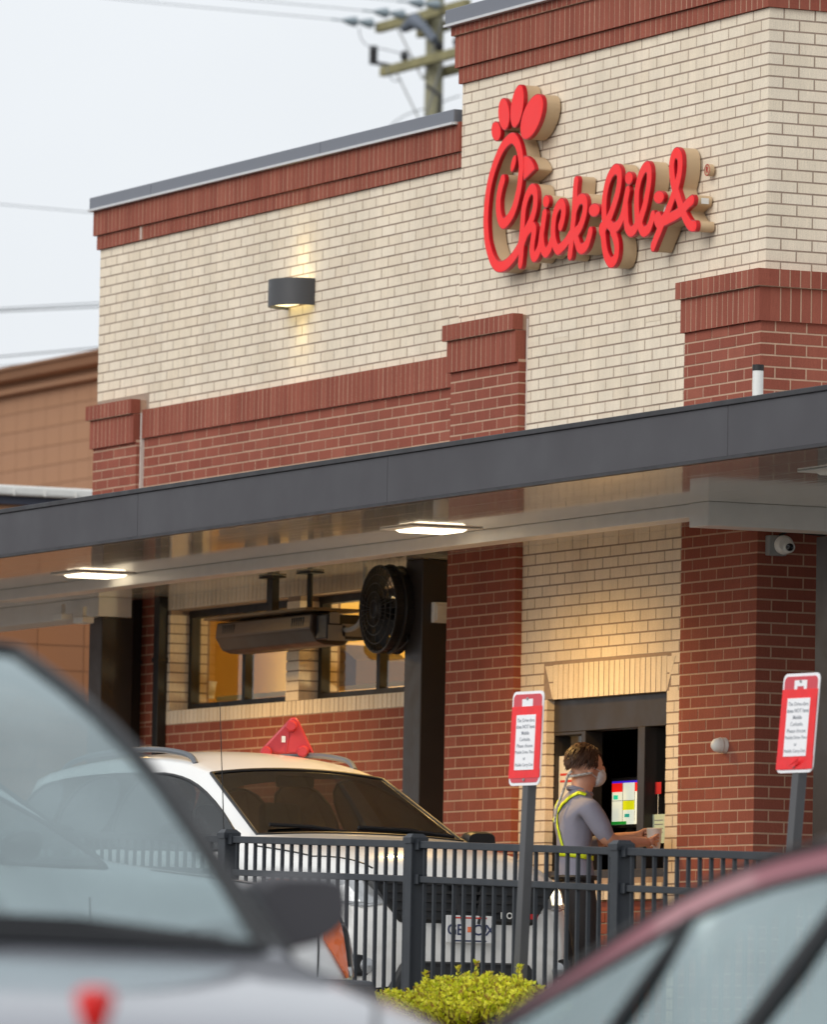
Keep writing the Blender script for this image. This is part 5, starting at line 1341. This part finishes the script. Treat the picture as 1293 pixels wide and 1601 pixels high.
for s in (-1, 1):
    gp_('headlight', MB().hexa([(.07, s*.45, .66), (-.1, s*.74, .66), (-.2, s*.7, .66), (-.1, s*.45, .66), (.03, s*.48, .78), (-.2, s*.8, .80), (-.3, s*.75, .80), (-.1, s*.48, .78)]), M_CLEAR, bevel=.02)
bvg = car_bvh(gry)
for s in (-1, 1): seam(gry, bvg, [(-.1, s*.52), (-.45, s*.70), (-1.02, s*.78)], 'z', 1); seam(gry, bvg, [(-1.25, .35), (-1.28, .95)], 'y', s)
gp_('grille', MB().box(.0, .1, -.4, .4, .52, .68), M_TRIMB, bevel=.03)
# --- maroon car, near right, broadside
MA = onD(1000, 1437, 15.5)
S4 = [(.08, .55, .5, .34, .62, .32, .67, .68), (-.05, .72, .68, .24, .72, .45, .78, .80), (-.4, .82, .79, .2, .80, .52, .86, .88), (-.85, .85, .83, .2, .87, .58, .925, .94),
      (-1.05, .855, .835, .2, .88, .68, .92, .94), (-1.35, .855, .835, .2, .89, .625, 1.155, 1.185, .06), (-1.60, .855, .835, .2, .91, .585, 1.315, 1.35, .06), (-1.92, .855, .835, .2, .94, .56, 1.385, 1.43, .06), (-2.4, .855, .84, .2, .96, .56, 1.42, 1.47, .06), (-3.15, .85, .83, .2, .97, .55, 1.37, 1.42, .05),
      (-3.75, .84, .82, .24, .98, .56, 1.05, 1.07), (-4.3, .8, .78, .3, .96, .54, .99, 1.0), (-4.45, .74, .7, .38, .85, .5, .9, .91)]
hm = RAD(238)                # facing picture left
Rm = Matrix.Rotation(hm, 3, 'Z'); loc_m = Vector((-1.40, .61, 1.19))
mo = MA-Rm @ loc_m; 
mar, VM = make_car('maroon_car', 'out-of-focus maroon car roof and side windows at lower right', 'car', mo, hm, S4, .7, M_CMAR, GL_NEAR, 4, 7, 9, 10,
    {'side': {4: 'front', 5: 'front', 6: 'front', 7: 'front', 8: 'rear'}, 'wheels': (-.8, -3.5), 'wr': .32, 'seal': .011, 'sideglass': GL_SIDE})
for s in (-1, 1):
    for (x0, z0), (x1, z1), rr in (((-1.333, .92), (-1.51, 1.195), .013), ((-1.62, .93), (-1.85, 1.26), .022)):
        w0 = .80; w1 = .63
        MB().tube([(x0, s*w0, z0), ((x0+x1)/2, s*(w0+w1)/2+s*.012, (z0+z1)/2), (x1, s*w1, z1)], rr, 8).build('window_pillar', M_TRIMB, mar, smooth=True)
# red marker in front of the grey car
rm_ = onD(148, 1575, 11.0)
gzr = gz(rm_.x, rm_.y)
t = thing('red_marker', 'out-of-focus small red cup-shaped marker in front of the grey bonnet', 'marker', (rm_.x, rm_.y, gzr))
hh_ = rm_.z-gzr
mb = MB(); mb.lathe([(0, hh_-.05), (.008, hh_-.045), (.02, hh_-.02), (.03, hh_+.012), (.026, hh_+.026), (.012, hh_+.03), (0, hh_+.03)], (0, 0, 0), (0, 0, 1), 20); mb.build('head', mat('marker_red', lin((222, 34, 30)), .4, var=.1, scale=30), t, smooth=True)
mb = MB(); mb.tube([(0, 0, -.05), (0, 0, hh_-.045)], .006, 8); mb.build('stake', mat('stake_green', lin((70, 90, 60)), .7), t)
# ------------------------------------------------------------------ the person at the service window
def skin_fig(name, verts, edges, radii, root=0, levels=2, parent=None, flat=None):
    me = bpy.data.meshes.new(name); me.from_pydata([tuple(v) for v in verts], edges, [])
    o = bpy.data.objects.new(name, me); COL.objects.link(o)
    sk = o.modifiers.new('k', 'SKIN'); sk.use_smooth_shade = True; sk.branch_smoothing = .6
    if not me.skin_vertices: bpy.context.view_layer.objects.active = o; me.skin_vertices  # created by the modifier
    sv = me.skin_vertices[0].data
    for i, r in enumerate(radii):
        sv[i].radius = r if isinstance(r, tuple) else (r, r); sv[i].use_root = (i == root)
    ss = o.modifiers.new('s', 'SUBSURF'); ss.levels = levels; ss.render_levels = levels
    bpy.context.view_layer.update()
    dg = bpy.context.evaluated_depsgraph_get(); me2 = bpy.data.meshes.new_from_object(o.evaluated_get(dg))
    bpy.data.objects.remove(o); me2.name = name
    for p in me2.polygons: p.use_smooth = True
    return me2
PC = onY(902, 1330, -.62)
# local axes: x = the person's right (towards the camera side), y = forward (to the window), z up
per = thing('person', 'masked worker in grey polo and neon straps reaching into the service window', 'person', (PC.x, -.62, .010), (0, 0, RAD(-2)))
# joints
VJ = {
 'pelvis': (0, 0, .93), 'waist': (0, -.01, 1.06), 'chest': (0, -.03, 1.27), 'upper': (0, -.02, 1.42), 'neck': (0, .015, 1.50), 'skull0': (0, .04, 1.57), 'skull1': (0, .045, 1.655), 'crown': (0, .04, 1.70),
 'shR': (.175, -.015, 1.40), 'elR': (.23, .10, 1.19), 'wrR': (.14, .36, 1.20), 'shL': (-.175, -.015, 1.40), 'elL': (-.23, .12, 1.18), 'wrL': (-.09, .37, 1.24),
 'hipR': (.09, 0, .88), 'knR': (.095, .02, .49), 'anR': (.10, -.02, .10), 'toR': (.115, .16, .045), 'hipL': (-.09, 0, .88), 'knL': (-.095, .05, .49), 'anL': (-.10, .02, .10), 'toL': (-.12, .2, .045),
 'slR': (.215, .055, 1.275), 'slL': (-.215, .06, 1.275)}
RJ = {'pelvis': (.165, .125), 'waist': (.158, .118), 'chest': (.172, .125), 'upper': (.135, .10), 'neck': (.058, .062), 'skull0': (.07, .085), 'skull1': (.078, .098), 'crown': (.06, .075),
 'shR': .075, 'slR': .064, 'elR': .047, 'wrR': .030, 'shL': .075, 'slL': .064, 'elL': .047, 'wrL': .030, 'hipR': .105, 'knR': .07, 'anR': .055, 'toR': (.045, .035), 'hipL': .105, 'knL': .07, 'anL': .055, 'toL': (.045, .035)}
names_ = list(VJ); ix = {k: i for i, k in enumerate(names_)}
ED = [('pelvis', 'waist'), ('waist', 'chest'), ('chest', 'upper'), ('upper', 'neck'), ('neck', 'skull0'), ('skull0', 'skull1'), ('skull1', 'crown'), ('upper', 'shR'), ('shR', 'slR'), ('slR', 'elR'), ('elR', 'wrR'),
      ('upper', 'shL'), ('shL', 'slL'), ('slL', 'elL'), ('elL', 'wrL'), ('pelvis', 'hipR'), ('hipR', 'knR'), ('knR', 'anR'), ('anR', 'toR'), ('pelvis', 'hipL'), ('hipL', 'knL'), ('knL', 'anL'), ('anL', 'toL')]
vb = [VJ[k] for k in names_]; rb = [RJ[k] for k in names_]; eb_ = [(ix[a], ix[b]) for a, b in ED]
# hands: palm and five fingers grown from each wrist
def hand(w, fwd, side, up, sgn):
    w, fwd, side, up = Vector(VJ[w]), Vector(fwd).normalized(), Vector(side).normalized(), Vector(up).normalized()
    i0 = len(vb); vb.append(tuple(w+fwd*.055)); rb.append((.032, .018)); eb_.append((ix['wrR'] if sgn > 0 else ix['wrL'], i0))
    for k, (sd2, ln) in enumerate(((-.030, .060), (-.010, .070), (.010, .066), (.029, .052))):
        b = w+fwd*.09+side*sd2; j = len(vb)
        vb.extend([tuple(b), tuple(b+fwd*ln*.5-up*.012), tuple(b+fwd*ln*.8-up*.04)]); rb.extend([.0095, .0085, .007])
        eb_.extend([(i0, j), (j, j+1), (j+1, j+2)])
    b = w+fwd*.03-side*.035; j = len(vb); vb.extend([tuple(b), tuple(b+fwd*.035-side*.012-up*.01), tuple(b+fwd*.06-side*.004-up*.02)]); rb.extend([.012, .010, .008]); eb_.extend([(i0, j), (j, j+1), (j+1, j+2)])
hand('wrR', (-.25, 1, .15), (.2, .05, 1), (1, .2, 0), 1); hand('wrL', (.3, 1, .1), (-.2, 0, 1), (-1, 0, 0), -1)
bme = skin_fig('body', vb, eb_, rb, ix['pelvis'])
M_SKIN = mat('skin', lin((196, 146, 122)), .5, var=.06, scale=14)
M_POLO = mat('grey_polo', lin((136, 136, 152)), .85, var=.08, scale=10, bump=.3, bscale=30)
M_TROU = mat('dark_trousers', lin((46, 44, 46)), .85, var=.1, scale=12, bump=.3, bscale=24)
M_SHOE = mat('black_shoe', lin((22, 22, 24)), .5)
for m_ in (M_SKIN, M_POLO, M_TROU, M_SHOE): bme.materials.append(m_)
from mathutils import noise as _ns
for v in bme.vertices:
    c = v.co
    if .99 < c.z < 1.46:
        k = _ns.noise(Vector((c.x*9, c.y*9, c.z*16+3)))*.6+_ns.noise(Vector((c.x*22, c.y*22, c.z*30)))*.4
        n2 = Vector((c.x, c.y, 0)); n2 = n2.normalized() if n2.length > .02 else Vector((0, 0, 0))
        v.co = c+n2*k*.014*(1 if abs(c.x) < .2 else .5)
    elif .1 < c.z < .9:
        k = _ns.noise(Vector((c.x*12, c.y*12, c.z*18))); v.co = c+Vector((k*.008, k*.008, 0))
bvh_src = []
for p in bme.polygons:
    c = p.center; k = 1
    if c.z > 1.485 + (c.y-.0)*-.15: k = 0
    elif c.z < .09: k = 3
    elif c.z < .985: k = 2
    arm = abs(c.x) > .19 and c.z < 1.34 or c.y > .2 and c.z > 1.0
    if arm and c.z > 1.0:
        # sleeve ends just above the elbow
        for s_, e_ in (('slR', 'elR'), ('slL', 'elL')):
            a, b = Vector(VJ[s_]), Vector(VJ[e_]); f = (c-a).dot(b-a)/(b-a).length_squared
            if (c.x > 0) == (VJ[s_][0] > 0) and f > .72: k = 0
        if c.y > .17: k = 0
    p.material_index = k
body = bpy.data.objects.new('body', bme); COL.objects.link(body); body.parent = per
# face: nose, ears, brow shaped as small children; short brown hair; mask with tie
def blob(name, m, c, r, parent=per, sub=2, fn=None):
    bm = bmesh.new(); bmesh.ops.create_icosphere(bm, subdivisions=3, radius=1)
    for v in bm.verts:
        co = Vector((v.co.x*r[0], v.co.y*r[1], v.co.z*r[2]))
        if fn: co = fn(co, v.co)
        v.co = co+Vector(c)
    me = bpy.data.meshes.new(name); bm.to_mesh(me); bm.free(); me.materials.append(m)
    for p in me.polygons: p.use_smooth = True
    o = bpy.data.objects.new(name, me); COL.objects.link(o); o.parent = parent; return o
M_HAIR = mat('brown_hair', lin((74, 46, 28)), .55, var=.35, scale=30, bump=.8, bscale=60, stretch=(1, 1, .3))
M_MASK = mat('grey_mask', lin((196, 196, 198)), .8, var=.2, scale=40)
head = blob('head', M_SKIN, (0, .055, 1.625), (.076, .098, .118), fn=lambda c, n: Vector((c.x*(1-.22*max(0, -n.z)), c.y+(.012*max(0, -n.z)*(1 if n.y > 0 else .0)), c.z)))
blob('nose', M_SKIN, (0, .152, 1.615), (.013, .02, .026), head)
for s in (-1, 1):
    blob('ear', M_SKIN, (s*.078, .045, 1.612), (.012, .022, .033), head)
    blob('eye', mat('eye_dark', (.02, .015, .012), .2, var=0), (s*.03, .138, 1.642), (.012, .008, .008), head)
def hairf(c, n):
    k = 1+.05*math.sin(n.x*9+n.z*7)*math.sin(n.y*8+n.z*5)
    c = c*k
    if n.y > .35 and n.z < .45: c.y *= .62            # face stays free
    if n.z < -.25: c.z *= .55; c.x *= .93
    return c
hair = blob('hair', M_HAIR, (0, .036, 1.668), (.085, .102, .094), head, fn=hairf)
rnd = random.Random(4); mb = MB()
for k in range(900):
    th = rnd.uniform(0, 6.283); ph = rnd.uniform(-.25, 1.5)
    d = Vector((math.cos(th)*math.cos(ph), math.sin(th)*math.cos(ph), math.sin(ph)))
    if d.y > .55 and d.z < .5: continue
    p = Vector((0, .036, 1.668))+Vector((d.x*.088, d.y*.103, d.z*.096)); dn = Vector((d.x*.4, -.35+d.y*.3, -.55+.2*d.z)); dn = (dn-d*dn.dot(d)*.8).normalized()
    mb.tube([p, p+dn*.018+d*rnd.uniform(.003, .011), p+dn*rnd.uniform(.032, .05)+d*rnd.uniform(0, .008)], [.0042, .0034, .0008], 4, cap=False)
mb.build('hair_locks', M_HAIR, hair, smooth='all', fix=False)
blob('face_mask', M_MASK, (0, .108, 1.575), (.068, .066, .062), head, fn=lambda c, n: Vector((c.x, c.y if n.y > -.2 else c.y*.3, c.z)))
mb = MB()
for s in (-1, 1):
    mb.tube([(s*.060, .125, 1.60), (s*.082, .075, 1.618), (s*.083, .035, 1.625), (s*.083, .03, 1.60), (s*.06, .11, 1.555)], .0028, 5)
mb.build('ear_loops', M_MASK, head)
# straps: laid on the body surface by casting onto it from outside
bm = bmesh.new(); bm.from_mesh(bme); bvh = BVHTree.FromBMesh(bm); bm.free()
per_m = Matrix.Translation(per.location) @ per.rotation_euler.to_matrix().to_4x4(); inv = per_m.inverted()
M_NEON = mat('neon_strap', lin((214, 232, 30)), .5, var=.05, emit=lin((180, 200, 10)), estr=.0)
M_TIE = mat('patterned_tie', lin((176, 172, 168)), .8, var=.6, scale=60)
def surf_px(x, y):
    o = inv @ CAM; d = (inv.to_3x3() @ ray(x, y)).normalized(); h = bvh.ray_cast(o, d); return (h[0]+h[1]*.006, h[1]) if h[0] else None
def strap(pts, w, name, m):
    P = []
    for (a, b), (c, d) in zip(pts[:-1], pts[1:]):
        for k in range(7): h = surf_px(a+(c-a)*k/7, b+(d-b)*k/7); P.append(h) if h else None
    h = surf_px(*pts[-1]); P.append(h) if h else None
    if len(P) < 3: return
    mb = MB()
    for k, (p, n) in enumerate(P):
        d = (P[min(k+1, len(P)-1)][0]-P[max(k-1, 0)][0]).normalized(); s = d.cross(n).normalized()*w
        mb.v += [tuple(p-s), tuple(p+s), tuple(p+s*.9+n*.004), tuple(p-s*.9+n*.004)]
    for k in range(len(P)-1):
        for q in range(4): mb.f.append((4*k+q, 4*k+(q+1) % 4, 4*k+4+(q+1) % 4, 4*k+4+q))
    mb.build(name, m, per, smooth='all')
strap([(916, 1243), (905, 1240), (893, 1246), (880, 1258), (872, 1272)], .013, 'neon_strap', M_NEON)
strap([(884, 1238), (876, 1248), (871, 1260), (872, 1272)], .011, 'neon_strap', M_NEON)
strap([(872, 1272), (866, 1285), (862, 1300), (860, 1318), (860, 1332)], .011, 'neon_strap', M_NEON)
strap([(872, 1272), (873, 1290), (877, 1308), (884, 1332)], .011, 'neon_strap', M_NEON)
strap([(860, 1333), (875, 1334), (890, 1335), (905, 1337), (920, 1340), (928, 1342)], .014, 'neon_strap', M_NEON)
mb = MB(); tiep = smooth_line([Vector((.03, -.055, 1.60)), Vector((.01, -.072, 1.575)), Vector((.015, -.085, 1.53)), Vector((.02, -.112, 1.46)), Vector((.02, -.142, 1.38)), Vector((.02, -.152, 1.3))])
mb.tube(tiep, .008, 6); mb.build('mask_tie', M_TIE, head, smooth=True)
mb = MB(); mb.tube([(math.cos(a)*.083, .035+math.sin(a)*.098, 1.59+.02*math.sin(a)) for a in [RAD(170)+RAD(200)*k/18 for k in range(19)]], .008, 6); mb.build('mask_band', M_TIE, head, smooth=True)
bk = Vector((0, -.01, .985)); mb = MB(); mb.tube([(math.cos(a)*.163, -.005+math.sin(a)*.128, .985) for a in [2*math.pi*k/30 for k in range(31)]], .014, 6); mb.build('belt', M_BLACK, per, smooth=True)
mb = MB(); mb.tube([(math.cos(a)*.066, .012+math.sin(a)*.068, 1.487-.02*math.sin(a)) for a in [2*math.pi*k/24 for k in range(25)]], .014, 6); mb.build('collar', M_POLO, per, smooth=True)
# red and white cup in his hands
hw = per_m @ Vector((.05, .47, 1.20))
t = thing('drink_cup', 'white paper cup with red print held at the service window', 'cup', (hw.x, hw.y, hw.z-.07))
mb = MB(); mb.lathe([(0, 0), (.032, 0), (.045, .15), (.047, .152), (.04, .155), (0, .155)], (0, 0, 0), (0, 0, 1), 22); cup_ = mb.build('cup', M_WHITE, t, smooth=45)
mb = MB(); mb.lathe([(.0355, .01), (.0368, .03), (.0405, .09), (.0425, .115)], (0, 0, 0), (0, 0, 1), 12, .3, 2.2); mb.build('red_print', MATS['red_card'], cup_, smooth=True)
